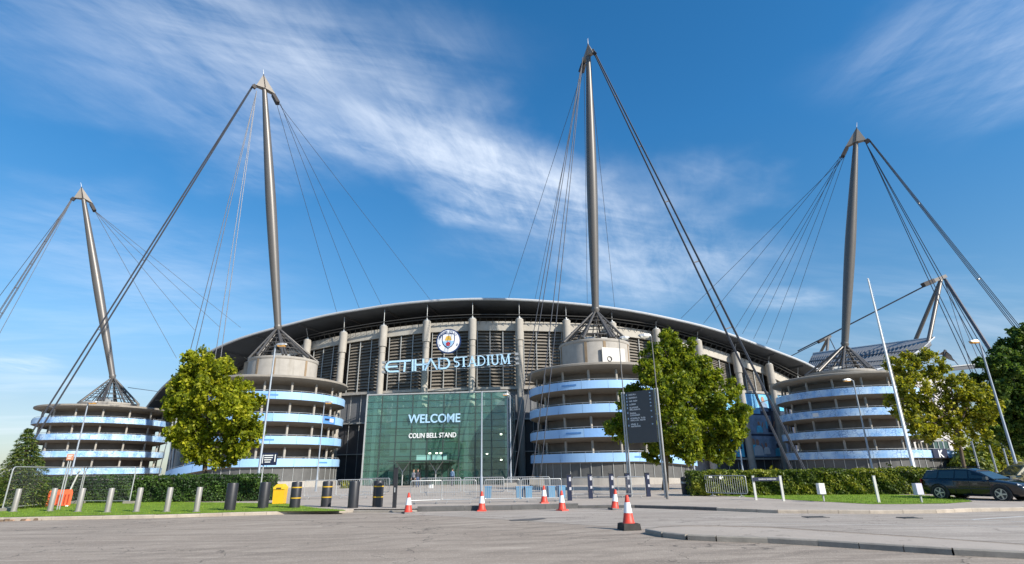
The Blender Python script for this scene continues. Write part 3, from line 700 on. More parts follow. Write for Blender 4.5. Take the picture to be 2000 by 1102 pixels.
# ------------------------------------------------------------------ spiral ramp towers
def printed(name):
    m = bpy.data.materials.new(name); m.use_nodes = True; nt = m.node_tree; N = nt.nodes.new; L = nt.links.new
    b = nt.nodes['Principled BSDF']; b.inputs['Roughness'].default_value = .4
    tc = N('ShaderNodeTexCoord'); mp = N('ShaderNodeMapping'); mp.inputs['Scale'].default_value = (2.6, 2.6, 4.5); L(tc.outputs['Object'], mp.inputs[0])
    v = N('ShaderNodeTexVoronoi'); v.feature = 'DISTANCE_TO_EDGE'; v.distance = 'MANHATTAN' if hasattr(v, 'distance') else 'EUCLIDEAN'; v.inputs['Scale'].default_value = 1.0; L(mp.outputs[0], v.inputs['Vector'])
    n = N('ShaderNodeTexNoise'); n.inputs['Scale'].default_value = 1.4; n.inputs['Detail'].default_value = 4; L(tc.outputs['Object'], n.inputs['Vector'])
    r = N('ShaderNodeMapRange'); r.inputs[1].default_value = .0; r.inputs[2].default_value = .10; r.inputs[3].default_value = 1; r.inputs[4].default_value = 0; L(v.outputs['Distance'], r.inputs[0])
    r2 = N('ShaderNodeMapRange'); r2.inputs[1].default_value = .42; r2.inputs[2].default_value = .6; L(n.outputs[0], r2.inputs[0])
    mu = N('ShaderNodeMath'); mu.operation = 'MULTIPLY'; L(r.outputs[0], mu.inputs[0]); L(r2.outputs[0], mu.inputs[1])
    n2 = N('ShaderNodeTexNoise'); n2.inputs['Scale'].default_value = .9; n2.inputs['Detail'].default_value = 3; L(tc.outputs['Object'], n2.inputs['Vector'])
    rp = N('ShaderNodeValToRGB'); e = rp.color_ramp.elements; e[0].position = .35; e[0].color = (.26, .48, .79, 1); e[1].position = .62; e[1].color = (.50, .67, .85, 1); L(n2.outputs[0], rp.inputs[0])
    mx = N('ShaderNodeMix'); mx.data_type = 'RGBA'; L(mu.outputs[0], mx.inputs[0]); L(rp.outputs[0], mx.inputs[6]); mx.inputs[7].default_value = (.08, .19, .46, 1)
    L(mx.outputs[2], b.inputs['Base Color']); MATS[name] = m; return m
PRINT = printed('printed_blue_panel')
SCREEN = mat('mesh_screen', (.10, .10, .098), .45, var=.25, scale=.8)
BZ = [(2.30, 3.15), (4.70, 5.55), (7.13, 8.0), (9.58, 10.42)]
def tower(cx, cy, r, z0, label, drumtop, band, flare=None, seg=96):
    t = thing('ramp_tower', label, 'ramp tower', (cx, cy, 0), 'spiral ramp towers along the stadium front')
    c = Vector((cx, cy, z0))
    def P(a, rr, z): return c+Vector((rr*math.sin(a), -rr*math.cos(a), z))
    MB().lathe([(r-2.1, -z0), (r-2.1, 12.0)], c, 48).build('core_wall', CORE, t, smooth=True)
    # roof disc with a rounded drip edge and sloping soffit
    MB().lathe([(r-2.1, 11.45), (r-.9, 11.65), (r+.12, 11.95), (r+.22, 12.03), (r+.22, 12.22), (r+.1, 12.3), (4.0, 12.5)], c, 72).build('roof_slab', CONC, t, smooth=True)
    dr = 4.15
    d = MB(); d.lathe([(dr, 12.35), (dr, drumtop-.32)], c, 48); d.lathe([(dr+.03, drumtop-.32), (dr+.10, drumtop-.22), (dr+.10, drumtop), (0.01, drumtop+.03)], c, 48)
    dm = d.build('drum', CONC2, t, smooth=True)
    if drumtop > 14:
        b = MB()
        for a in (-78, -22, 8, 62, 118, 170, 230):
            a = rad(a); b.bar(P(a, dr+.02, 12.45), P(a, dr+.02, drumtop-.3), .30, .03, (math.sin(a), -math.cos(a), 0))
        b.build('rust_streak_panel', mat('stained_concrete', (.26, .19, .12), .9, var=.25, scale=1.5), dm)
        a0 = rad(8+14); b = MB()
        if drumtop > 15.5: b.prism([(-1.5, 0), (1.5, 0), (1.5, 2.0), (-1.5, 2.0)], P(a0, dr+.02, 12.65), (math.cos(a0), math.sin(a0), 0), UPZ, (math.sin(a0), -math.cos(a0), 0), .06)
        if drumtop > 15.5: b.build('repaired_panel', mat('fresh_concrete', (.58, .56, .52), .8, var=.05, scale=1.2), dm)
        a0 = rad(14); b = MB()
        if drumtop > 15.5: b.path([P(a0, dr+.16, 13.35)+Vector((math.cos(a0)*math.cos(k)*.27, math.sin(a0)*math.cos(k)*.27, math.sin(k)*.27)) for k in np.linspace(0, 6.283, 17)[:-1]], .045, 6, closed=True); b.build('vent_ring', BLACK, dm)
    fr, fz = flare or ((lambda a: 0.), (lambda a: 0.))
    angs = [2*math.pi*i/seg for i in range(seg+1)]
    A0 = -math.pi
    for k, (zb, zt) in enumerate(BZ):
        b = MB(); F = (lambda a: (fr(a), fz(a))) if k == 0 else (lambda a: (0., 0.))
        rows = []
        for a in angs:
            a += A0; dr_, dz = F(a); rr = r+dr_
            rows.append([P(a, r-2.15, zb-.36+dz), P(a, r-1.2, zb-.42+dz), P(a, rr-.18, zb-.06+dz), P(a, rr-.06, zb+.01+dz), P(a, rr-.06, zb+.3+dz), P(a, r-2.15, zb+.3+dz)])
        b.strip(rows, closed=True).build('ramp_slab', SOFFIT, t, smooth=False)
        # parapet panels
        npan = 18; bb = MB()
        for i in range(npan):
            sub = 8; rows = []
            for s in range(sub+1):
                a = A0+2*math.pi*(i+.0016*3+.9904*s/sub)/npan; dr_, dz = F(a); rr = r+dr_
                rows.append([P(a, rr, zb+dz), P(a, rr, zt+dz), P(a, rr-.08, zt+dz), P(a, rr-.08, zb+dz)])
            bb.strip(rows, closed=True, m=1 if (random.random() < .12) else 0)
        bb.build('parapet', [band, mat('faded_blue_panel', (.25, .46, .80), .42, var=.06) if band is BLUE else band], t)
        hr = MB(); hr.path([P(A0+a, r-.18+F(A0+a)[0], zt+.17+F(A0+a)[1]) for a in angs[:-1]], .028, 5, closed=True)
        for i in range(36):
            a = A0+2*math.pi*i/36; hr.tube(P(a, r-.18+F(a)[0], zt-.1+F(a)[1]), P(a, r-.18+F(a)[0], zt+.17+F(a)[1]), .02, n=4)
        hr.build('handrail', GALV, t)
    nc = 15
    for i in range(nc):
        a = rad(9)+2*math.pi*i/nc; MB().lathe([(.14, .05-z0), (.14, 11.85)], P(a, r-.95, 0), 10).build('column', COLM, t, smooth=True)
    # ground storey: plinth wall and mesh screens
    b = MB(); rows = []
    for a in angs:
        a += A0; d_, dz = fr(a), fz(a); rr = r+d_*.9-.22; h = max(.25, .78+.5*dz)
        rows.append([P(a, rr, -z0), P(a, rr, h), P(a, rr-.3, h), P(a, rr-.3, -z0)])
    b.strip(rows, closed=True).build('plinth_wall', CONC2, t)
    b = MB(); rows = []
    for a in angs:
        a += A0; d_, dz = fr(a), fz(a); rr = r+d_*.9-.32
        rows.append([P(a, rr, max(.25, .78+.5*dz)), P(a, rr, max(.5, 2.27+dz))])
    sc = b.strip(rows).build('mesh_screen', SCREEN, t)
    b = MB()
    for i in range(44):
        b = MB(); a = A0+2*math.pi*i/44; d_, dz = fr(a), fz(a); rr = r+d_*.9-.28; b.bar(P(a, rr, .5), P(a, rr, max(.6, 2.26+dz)), .055, .05); b.build('screen_mullion', MULL, sc)
    return t, P
def smooth(x): x = min(1, max(0, x)); return x*x*(3-2*x)
p1 = W(213, 790, 91.2); p2 = W(543, 800, 69.5); p3 = W(1168, 800, 64.8); p4 = W(1655, 800, 73.7)
T1, P1 = tower(p1.x, p1.y, 9.2, -.45, 'spiral ramp tower with printed blue bands behind the conifer, farthest left', 13.25, PRINT)
T2, P2 = tower(p2.x, p2.y, 8.0, 0., 'spiral ramp tower with plain pale blue bands between the lime-green tree and glass hall', 15.25, BLUE,
    (lambda a: 4.2*smooth((-a-rad(15))/rad(85)) if a < 0 and a > -rad(140) else (4.2*smooth((a+rad(180))/rad(40)) if a <= -rad(140) else 0.), lambda a: -1.5*smooth((-a-rad(5))/rad(95)) if a < 0 and a > -rad(140) else (-1.5*smooth((a+rad(180))/rad(40)) if a <= -rad(140) else 0.)))
T3, P3 = tower(p3.x, p3.y, 8.0, 0., 'spiral ramp tower with plain blue bands and tall drum just right of the glass hall', 15.75, BLUE,
    (lambda a: 2.6*smooth((a-rad(20))/rad(70)) if 0 < a < rad(140) else (2.6*smooth((rad(180)-a)/rad(40)) if a >= rad(140) else 0.), lambda a: -.55*smooth((a-rad(15))/rad(75)) if 0 < a < rad(140) else (-.55*smooth((rad(180)-a)/rad(40)) if a >= rad(140) else 0.)))
T4, P4 = tower(p4.x, p4.y, 8.4, .1, 'spiral ramp tower with printed blue bands behind the right-hand hedge and flagpole', 13.3, PRINT,
    (lambda a: 5.2*smooth((a-rad(25))/rad(70)) if 0 < a < rad(140) else (5.2*smooth((rad(180)-a)/rad(40)) if a >= rad(140) else 0.), lambda a: -.15*smooth((a-rad(10))/rad(75)) if a > 0 else 0.))
def curved_plate(t, P, r, a0, a1, z0, z1, name, m, d=.03):
    b = MB(); n = max(2, int(abs(a1-a0)/3)); rows = []
    for i in range(n+1):
        a = rad(a0+(a1-a0)*i/n); rows.append([P(a, r+.01, z0), P(a, r+.01, z1), P(a, r+d, z1), P(a, r+d, z0)])
    b.strip(rows, closed=True); return b.build(name, m, t)
for (t, P, a0, a1, k) in ((T2, P2, 10, 22, 3), (T2, P2, 11, 23, 1), (T3, P3, -36, -24, 3), (T3, P3, -34, -22, 1), (T3, P3, 16, 30, 0), (T2, P2, 62, 72, 0)):
    zb = BZ[k][0]; curved_plate(t, P, 8.0, a0, a1, zb+.36, zb+.52, 'band_marker', DBLUE)
curved_plate(T2, P2, 8.0, 62, 78, BZ[2][0]+.0, BZ[2][1], 'blue_end_panel', DBLUE)
pl = curved_plate(T2, P2, 8.04, 64, 69, BZ[2][0]+.38, BZ[2][0]+.58, 'notice_plate', NAVY); pl = curved_plate(T2, P2, 8.04, 70, 75, BZ[2][0]+.22, BZ[2][0]+.62, 'notice_plate', WHITE)
curved_plate(T3, P3, 8.0, 6, 26, BZ[2][0]+.0, BZ[2][1], 'blue_end_panel', mat('strong_blue_panel', (.17, .38, .76), .42, var=.05))
pl = curved_plate(T3, P3, 8.04, 7.5, 15, BZ[2][0]+.38, BZ[2][0]+.62, 'notice_plate', NAVY)
curved_plate(T1, P1, 9.2, 28, 33, BZ[2][0]+.15, BZ[2][0]+.62, 'notice_plate', WHITE); curved_plate(T1, P1, 9.2, -34, -31, BZ[2][0]+.2, BZ[2][0]+.65, 'notice_plate', WHITE)
curved_plate(T4, P4, 8.4, -58, -53, BZ[2][0]+.15, BZ[2][0]+.6, 'notice_plate', WHITE)
curved_plate(T1, P1, 9.2, -66, -42, BZ[3][0]+.3, BZ[3][1]-.2, 'blue_stripe', DBLUE)
a = rad(64); rr = 8.4+5.2*smooth((64-25)/70)
def PX(v):      # photo pixel of a world point
    q = camo.matrix_world.inverted() @ v; return 1000+FPX*q.x/-q.z
_b = min(np.arange(10, 120, .5), key=lambda q: abs(PX(P4(rad(q), 8.4+5.2*smooth((q-25)/70), 2.8))-1833) + (100 if P4(rad(q), 8.4+5.2*smooth((q-25)/70), 0).y > p4.y+1 else 0))
_r = 8.4+5.2*smooth((_b-25)/70)+.12; ep = P4(rad(_b), _r, 2.72)
_t = (P4(rad(_b+2), 8.4+5.2*smooth((_b-23)/70)+.12, 0)-P4(rad(_b-2), 8.4+5.2*smooth((_b-27)/70)+.12, 0)).normalized(); KN = Vector((_t.y, -_t.x, 0)); KT = _t
b = MB(); b.prism([(-1.05, -.5), (1.05, -.5), (1.05, .55), (-1.05, .55)], ep, KT, UPZ, KN, .06); kz = thing('zone_sign', 'small navy square sign with white K at the end of the lowest blue ramp band', 'sign', ep)
b.build('panel', NAVY, kz); text_mesh('K', 1.15, .04, 'letter', LWHITE, kz, ep+KN*.08+Vector((0, 0, -.4)), KT, UPZ, KN, bold=.02)

# ------------------------------------------------------------------ masts with their cables
def mast(base, apex, top, drumtop, label, outv, inv, r0=.43, rm=.70, rt=.30, ring=4.2, capk=1.):
    t = thing('cable_mast', label, 'mast', apex, 'cigar-shaped masts standing on the ramp towers')
    d = (top-apex).normalized(); Lm = (top-apex).length; b = MB(); pts = []; rs = []
    for i in range(25):
        s = i/24; pts.append(apex+d*(Lm*s))
        rs.append(r0+(rm-r0)*math.sin(min(1, s/.48)*math.pi/2)**1.1 if s < .48 else rm+(rt-rm)*((s-.48)/.52)**1.35)
    b.path(pts, rs, 18); b.build('pole', STEEL, t, smooth=True)
    b = MB(); b.path([apex-d*.5, apex+d*.05, apex+d*.3], [.30, .52, .46], 16); b.build('pole_collar', STEEL, t, smooth=True)
    for i in range(8):
        a = 2*math.pi*(i+.5)/8
        for o in (-.045, .045):
            if o > 0 and i % 2: continue
            q = Vector((base.x+ring*math.sin(a+o), base.y-ring*math.cos(a+o), drumtop+.05))
            MB().tube(q, apex-d*.25+Vector((math.sin(a), -math.cos(a), 0))*.25, .15, .12, 8).build('strut', STRUT, t, smooth=True)
    for i in range(8):
        a = 2*math.pi*i/8; q = Vector((base.x+ring*.80*math.sin(a), base.y-ring*.80*math.cos(a), drumtop+.05)); MB().tube(q, apex-d*.4, .07, .06, 6).build('inner_strut', STRUT, t)
    for k, s in enumerate((.14, .30, .46, .62, .76)):
        b = MB(); h = Vector((base.x, base.y, drumtop)).lerp(apex, s); R = ring*(1-s)*.97
        b.path([h+Vector((R*math.sin(x), -R*math.cos(x), 0)) for x in np.linspace(0, 2*math.pi, 17)[:-1]], .06, 6, closed=True); b.build('brace_ring', STRUT, t)
    b = MB(); b.box((base.x-.7, base.y-.4, drumtop+.45), (1.2, .9, .9)); b.box((base.x+.9, base.y-1.4, drumtop+.3), (.8, .8, .55), .3); b.build('anchor_block', GALV, t)
    # hood over the cable saddles
    outv = outv.normalized(); inv = inv.normalized(); tip = top+d*2.15*capk; sd = d.cross(outv).normalized()
    b = MB(); k = capk
    def wing(v, ln, dp, wdt, m=0):
        e = top+v*ln*k-Vector((0, 0, dp*k)); s2 = d.cross(v).normalized(); l, r_ = top+s2*wdt*k-d*.9*k, top-s2*wdt*k-d*.9*k; el, er = e+s2*wdt*.75*k, e-s2*wdt*.75*k
        b.add([tip, l, r_, el, er], [(0, 1, 3), (0, 4, 2), (0, 3, 4), (1, 2, 4, 3), (0, 2, 1)], m); return e, s2
    e1, s1 = wing(outv, 1.35, .95, .5); e2, s2 = wing(inv, 2.0, 1.45, .55)
    b.build('hood', CAPM, t)
    sm_ = MB()
    for sg_ in (-1, 1): sm_.bar(top+sd*sg_*.60*k-d*.8*k, tip+sd*sg_*.03, .10*k, .10*k, outv)
    sm_.build('hood_seam', DARKM, t)
    f = MB(); f.tube(tip-d*.1, tip+d*.8, .045, .02, 6); f.build('finial', WHITE, t)
    pl = MB()
    q = e2+inv*.95*k-Vector((0, 0, 1.5*k))
    pl.add([e2+s2*.50*k, e2-s2*.50*k, q-s2*.62*k, q+s2*.62*k]+[x-inv*.55*k-Vector((0, 0, .15*k)) for x in (e2+s2*.5*k, e2-s2*.5*k, q-s2*.62*k, q+s2*.62*k)], [(0, 1, 2, 3), (7, 6, 5, 4), (0, 4, 5, 1), (1, 5, 6, 2), (2, 6, 7, 3), (3, 7, 4, 0)])
    pl.build('saddle_plate', DARKM, t)
    pl = MB(); q1 = e1+outv*.35*k-Vector((0, 0, .55*k)); pl.bar(e1+Vector((0, 0, .1)), q1, .7*k, .4*k, outv.cross(d)); pl.build('saddle_plate', DARKM, t)
    return t, q1, q-inv*.32*k
def cable(t, a, e, r, m, label=None, n=5):
    o = MB().tube(a, e, r, n=n).build('stay_cable', m, t); return o
def backstay(t, a, e, r, m, sep=.5, rods=4, spacers=7):
    d = (e-a).normalized(); s = d.cross(Vector((0, 1, 0))).normalized(); u = s.cross(d)
    offs = [(-.5, -.18), (-.5, .18), (.5, -.18), (.5, .18)][:rods] if rods >= 3 else [(-.5, 0), (.5, 0)]
    for (x, y) in offs: cable(t, a+s*x*sep*.12+u*y*.3, e+s*x*sep+u*y*.8, r, m)
    b = MB()
    for i in range(1, spacers+1):
        p = a.lerp(e, i/(spacers+1)); k = .12+.88*i/(spacers+1); b.bar(p-s*sep*.5*k-s*.05, p+s*sep*.5*k+s*.05, .10, .12, u)
    b.build('cable_clamp', CABLEL, t)
# tallest, right of the hall
ap3 = W(1163, 606, 64.8); tp3 = W(1149, 103, 60.5)
m3, o3, i3 = mast(p3, ap3, tp3, 15.8, 'tallest grey cable mast standing on the tower just right of the glass hall', Vector((.62, -.6, 0)), Vector((-.5, .85, 0)), capk=.66)
g3 = W(1567, 922, 57.5); backstay(m3, tp3+Vector((.55, -.5, .1)), Vector((g3.x, g3.y, .1)), .07, CABLE, 1.25, 4, 6)
for (x, y, Y) in ((1040, 928, 54.5), (1056, 928, 54.5), (990, 941, 60), (1003, 941, 60)):
    cable(m3, tp3+Vector((-.85, -.25, -1.0)), W(x, y, Y), .045, CABLE)
for (x, y, Y) in ((991, 590, 90), (1043, 594, 95), (1201, 606, 95), (1147, 594, 100)):
    cable(m3, tp3+Vector((-.6 if x < 1150 else .2, .7, -1.7)), W(x, y, Y), .035, CABLE)
# left of the hall
ap2 = W(543, 640, 69.5); tp2 = W(516, 166, 65.0)
m2, o2, i2 = mast(p2, ap2, tp2, 15.3, 'grey cable mast left of the glass hall, its thick stay crossing in front of another', Vector((-.75, -.65, 0)), Vector((.85, .5, 0)), capk=.80)
g2 = W(6, 925, 63); backstay(m2, tp2+Vector((-1.1, -.8, -.6)), Vector((g2.x, g2.y, .1)), .095, CABLE, .80, 2, 5)
for (x, y, Y) in ((309, 930, 66), (325, 930, 66), (384, 930, 63), (400, 930, 63)):
    cable(m2, tp2+Vector((-.75, -.35, -1.3)), W(x, y, Y), .045, CABLE)
for (x, y, Y) in ((660, 618, 92), (704, 608, 98), (748, 602, 105), (845, 592, 112)):
    cable(m2, i2+Vector((random.uniform(-.5, .5), random.uniform(-.2, .2), random.uniform(-.1, .25))), W(x, y, Y), .034, CABLE)
# far left
ap1 = W(220, 736, 91.2); tp1 = W(162, 382, 87)
m1, o1, i1 = mast(p1, ap1, tp1, 12.8, 'slender grey cable mast leaning outward on the tower farthest left', Vector((-.9, -.4, 0)), Vector((.8, .6, 0)), capk=.82)
g1 = W(-205, 925, 80); backstay(m1, tp1+Vector((-1.3, -.5, -.8)), Vector((g1.x, g1.y, 0)), .055, CABLE, 1.3, 4, 10)
for (x, y, Y) in ((-262, 925, 84), (-150, 925, 76)): cable(m1, tp1+Vector((-1.2, -.5, -.9)), W(x, y, Y), .045, CABLE)
for (x, y, Y) in ((380, 645, 120), (430, 640, 130), (345, 700, 112), (470, 640, 140)): cable(m1, i1, W(x, y, Y), .04, CABLEL)
cable(m1, W(250, 757, 90.5), W(345, 770, 110), .05, CABLE)
# right
ap4 = W(1650, 673, 73.7); tp4 = W(1672, 270, 69.5)
m4, o4, i4 = mast(p4, ap4, tp4, 13.4, 'grey cable mast with a fan of thin cables on the tower behind the flagpole', Vector((.85, -.5, 0)), Vector((-.88, .45, 0)), capk=.82)
for (x, y, Y) in ((1330, 622, 94), (1374, 632, 94), (1432, 648, 95), (1450, 652, 96), (1472, 662, 97), (1497, 672, 98), (1522, 682, 100)):
    cable(m4, i4+Vector((random.uniform(-.4, .6), .1, 0)), W(x, y, Y), .034, CABLE)
g4 = W(2215, 922, 60); backstay(m4, tp4+Vector((1.35, -.6, -.6)), Vector((g4.x, g4.y, 0)), .045, CABLE, .75, 4, 3)
for (x, y, Y) in ((1985, 920, 66), (2000, 920, 66), (2040, 920, 64), (2056, 920, 64)): cable(m4, tp4+Vector((1.0, -.3, -.9)), W(x, y, Y), .05, CABLE)
# anchor blocks of the ground cables
for x, y, Y, lab in ((1048, 936, 54.4, 'low concrete block anchoring two cables in front of the plain blue tower'), (997, 946, 59.8, 'low concrete block anchoring two cables beside the glass hall')):
    p = W(x, y, Y); t = thing('cable_anchor', lab, 'anchor block', (p.x, p.y, TOPZ)); h = W(x, y-8, Y).z
    MB().box((p.x, p.y, (TOPZ+h-.25)/2), (1.5, 1.3, h-.25-TOPZ), taper=.85).build('block', CONC, t)
    b = MB(); b.box((p.x-.35, p.y, h-.12), (.2, .5, .26)); b.box((p.x+.35, p.y, h-.12), (.2, .5, .26)); b.build('shackle', DARKM, t)

# ------------------------------------------------------------------ end stand beyond the right tower
es = thing('end_stand', 'end stand with ribbed pale roof rising behind the right-hand ramp tower', 'stand', (75, 125, 0))
A_, B_, D_, C_ = W(1825, 659, 112), W(1588, 690, 152), W(1712, 722, 102), W(1560, 735, 140)
b = MB(); n = 16; rows = []
for i in range(n+1):
    s = i/n; row = []
    for j in range(9):
        q = j/8; p = A_.lerp(B_, s).lerp(D_.lerp(C_, s), q); p.z -= 1.1*math.sin(q*math.pi)*(1-.3*s); row.append(p)
    rows.append(row)
b.strip(rows); rf = b.build('roof', mat('glazed_roof_sheet', (.27, .275, .285), .75, var=.12, scale=.6), es, smooth=True)
b = MB()
for i in range(0, 41):
    s = i/40; pts = []
    for j in range(1, 8):
        q = j/8; p = A_.lerp(B_, s).lerp(D_.lerp(C_, s), q); p.z += .12-1.1*math.sin(q*math.pi)*(1-.3*s); pts.append(p)
    b.path(pts, .09, 4)
for q in (.3, .55, .8):
    pts = []
    for i in range(9):
        s = i/8; p = A_.lerp(B_, s).lerp(D_.lerp(C_, s), q); p.z += .2-1.1*math.sin(q*math.pi)*(1-.3*s); pts.append(p)
    b.path(pts, .12, 4)
b.build('roof_rib', mat('rib_dark', (.10, .11, .125), .5, var=.1), rf)
b = MB(); b.path([D_.lerp(C_, .6), D_]+[D_.lerp(A_, q)+Vector((0, 0, -1.1*math.sin(q*math.pi))) for q in (.25, .5, .75)]+[A_, A_.lerp(B_, .5), B_], .16, 6); b.build('roof_edge', EDGE, rf)
b = MB(); b.path([D_.lerp(A_, q)+Vector((-.2, -.1, -.55-1.1*math.sin(q*math.pi))) for q in (0, .25, .5, .75, .9)], .38, 6); b.build('roof_edge_underside', ROOFU, rf)
w0, w1, w2_ = W(1708, 760, 104), W(1826, 720, 113), W(1842, 700, 124)
b = MB(); x0 = Vector((w0.x, w0.y, 0)); x1 = Vector((w1.x, w1.y, 0)); x2 = Vector((w2_.x, w2_.y, 0))
z0 = D_.z-1.5; z1 = W(1815, 722, 113).z
b.add([x0, x1, x1+Vector((0, 0, z1)), x0+Vector((0, 0, z0)), x2, x2+Vector((0, 0, z1-2)), Vector((60, 140, 0)), Vector((60, 140, 18))], [(0, 1, 2, 3), (1, 4, 5, 2), (6, 0, 3, 7), (4, 6, 7, 5), (3, 2, 5, 7)])
b.build('wall', mat('white_cladding', (.50, .475, .46), .6, var=.06, scale=.4), es)
b = MB()
for k in range(5):
    z = 3+3.2*k; b.bar(x0.lerp(x1, .01)+Vector((0, -.08, z)), x1+Vector((0, -.08, z)), .1, .12)
b.build('wall_rail', GREYP, es)
b = MB(); q0, q1 = W(1835, 893, 96), W(1853, 893, 96); top = W(1840, 862, 96).z
b.box(((q0.x+q1.x)/2, 98, top/2), (q1.x-q0.x+1.2, 4, top)); bx = b.build('corner_block', mat('green_block_glass', (.06, .11, .10), .2, var=.3, scale=.5), es)
b = MB()
for k in range(5): b.bar((q0.x-.5, 95.95, top*k/4+.05), (q1.x+.5, 95.95, top*k/4+.05), .09, .09)
for k in range(4): b.bar((q0.x-.5+(q1.x-q0.x+1)*k/3, 95.95, 0), (q0.x-.5+(q1.x-q0.x+1)*k/3, 95.95, top), .09, .09)
b.build('block_frame', MULL, bx)
q = W(1856, 905, 90); b = MB(); b.box((q.x, 92, q.z/2+.6), (5.2, 3, q.z+1.2)); b.build('brick_base', mat('pale_brick', (.30, .25, .22), .85, var=.2, scale=2), es)
def bipod(Y, apx, l1, l2, headL, headR, label, r):
    a = W(*apx, Y); t = thing('bipod_mast', label, 'mast', a)
    for l, Yk, m in ((l1, Y+9, STEEL), (l2, Y-5, STEEL)):
        MB().tube(W(*l, Yk), a, r, r*.85, 12).build('leg', m, t, smooth=True)
    b = MB(); b.bar(W(*headL, Y), W(*headR, Y), r*2.2, r*1.7); b.build('head_block', STEEL, t); 
    b = MB(); b.bar(W(*headL, Y-.3), W(*headL, Y-.3)+(W(*headR, Y)-W(*headL, Y))*.45, r*2.6, r*2.3); b.build('head_clamp', DARKM, t)
    return t
bp = bipod(116, (1838, 546), (1768, 712), (1806, 704), (1803, 557), (1846, 540), 'bipod mast with box head over the end stand roof, right of the flagpole', .44)
MB().tube(W(1806, 559, 116), W(1558, 686, 128), .16, n=6).build('stay_cable', CABLE, bp)
MB().tube(W(1846, 546, 116), W(1948, 705, 104), .33, n=8).build('back_strut', CABLE, bp)
for e in ((1902, 733, 104), (1921, 725, 104), (1962, 735, 104)): MB().tube(W(1844, 548, 116), W(*e), .06, n=5).build('stay_cable', CABLE, bp)
bq = bipod(165, (1618, 659), (1597, 700), (1614, 700), (1598, 668), (1622, 657), 'small far bipod mast peeping over the dark roof left of the fanned mast', .45)
MB().tube(W(1600, 668, 165), W(1540, 698, 170), .14, n=6).build('stay_cable', CABLE, bq)
MB().tube(W(1620, 660, 165), W(1640, 700, 160), .14, n=6).build('stay_cable', CABLE, bq)
q = W(1846, 684, 130); t = thing('roof_peak', 'dark tent-like mast cap with drooping wings above the yellowish tree', 'mast', q)
b = MB(); 
for e in ((1833, 714), (1866, 704), (1822, 697)):
    pass
b.tube(W(1838, 722, 130), q, .30, n=8); b.build('pole', STEEL, t)
b = MB(); b.add([q, W(1830, 694, 128), W(1839, 693, 132), W(1864, 706, 128), W(1852, 702, 133), W(1858, 694, 128)], [(0, 1, 2), (0, 5, 3), (0, 3, 4), (0, 4, 2)])
b.build('hood', CAPM, t); MB().tube(W(1862, 702, 129), W(1890, 735, 125), .1, n=5).build('stay_cable', CABLE, t); MB().tube(W(1832, 694, 129), W(1808, 704, 125), .1, n=5).build('stay_cable', CABLE, t)
t = thing('roof_beam', 'dark horizontal roof beam ending behind the big dark green tree', 'beam', W(1890, 715, 112))
MB().bar(W(1848, 722, 112), W(1960, 711, 112), .8, .7).build('beam', ROOFU, t)
MB().bar(W(1848, 717, 111.6), W(1960, 706, 111.6), .3, .2).build('beam_edge', GALV, t)

# ------------------------------------------------------------------ mural right of the towers
mu = thing('supporter_mural', 'large blue mural of fans on the stadium wall behind the slanting cables', 'mural', EL(27, .6, 3))
MC = [mat('mural_sky', (.17, .48, .84), .6, var=.35, scale=.8), mat('mural_navy', (.02, .035, .08), .6, var=.5, scale=.8), mat('mural_grey', (.22, .31, .45), .6, var=.4, scale=1.2), mat('mural_cyan', (.10, .52, .80), .6, var=.35, scale=1.5), mat('mural_skin', (.40, .22, .15), .6, var=.3), mat('mural_white', (.62, .66, .70), .6, var=.15)]
def mural_patch(name, p0, p1, z0, z1, m, d=.0):
    b = MB(); n = max(2, int(abs(p1-p0)*2)); rows = []
    for i in range(n+1):
        p = p0+(p1-p0)*i/n; rows.append([EL(p, .30+d, z0), EL(p, .30+d, z1), EL(p, .26+d, z1), EL(p, .26+d, z0)])
    b.strip(rows, closed=True); return b.build(name, MC[m], mu)
mural_patch('panel', 16.5, 23, 2.9, 12.0, 1); mural_patch('panel', 23, 29.2, 2.9, 12.0, 1, .01); mural_patch('panel', 29.2, 36, 2.9, 12.0, 1)
for (a, e, z0, z1, m) in ((29.3, 31.2, 9.1, 12.0, 0), (31.3, 35, 10.0, 12.0, 0), (29.3, 32.6, 6.2, 8.9, 2), (17, 28.3, 3.0, 5.4, 3), (29.4, 34.5, 3.0, 5.9, 2), (31.2, 32.5, 7.0, 8.0, 3), (24, 28.6, 9.5, 12, 0)):
    mural_patch('image_tile', a, e, z0, z1, m, .05)
rr_ = random.Random(5); 
for k in range(26):
    if k < 16: p = 16.8+.72*k; z = 3.0+rr_.uniform(-.1, 1.4)
    else: p = 29.6+.55*(k-16); z = rr_.choice((3.0, 6.3, 9.2))+rr_.uniform(0, .5)
    h = rr_.uniform(1.5, 2.3); w = h*.42; o = EL(p, .38+.012*(k % 4), 0); tt = (EL(p+.5, .38, 0)-EL(p-.5, .38, 0)).normalized(); nn = Vector((tt.y, -tt.x, 0))
    b = MB(); b.prism([(-w, 0), (w, 0), (w*.85, h*.5), (w*.3, h*.64), (-w*.3, h*.64), (-w*.85, h*.5)], o+Vector((0, 0, z)), tt, UPZ, nn, .01)
    b.build('painted_torso', MC[rr_.choice((3, 3, 0, 2, 5, 1))], mu)
    b = MB(); b.prism([(math.cos(q)*w*.36, h*.82+math.sin(q)*h*.2) for q in np.linspace(0, 6.283, 13)[:-1]], o+Vector((0, 0, z)), tt, UPZ, nn, .014); b.build('painted_head', MC[4 if rr_.random() < .75 else 1], mu)
    if rr_.random() < .5:
        b = MB(); s = rr_.choice((-1, 1)); b.prism([(s*w*.7, h*.45), (s*w*1.0, h*.4), (s*w*1.5, h*.95), (s*w*1.25, h*1.0)], o+Vector((0, 0, z)), tt, UPZ, nn, .008); b.build('painted_arm', MC[4], mu)
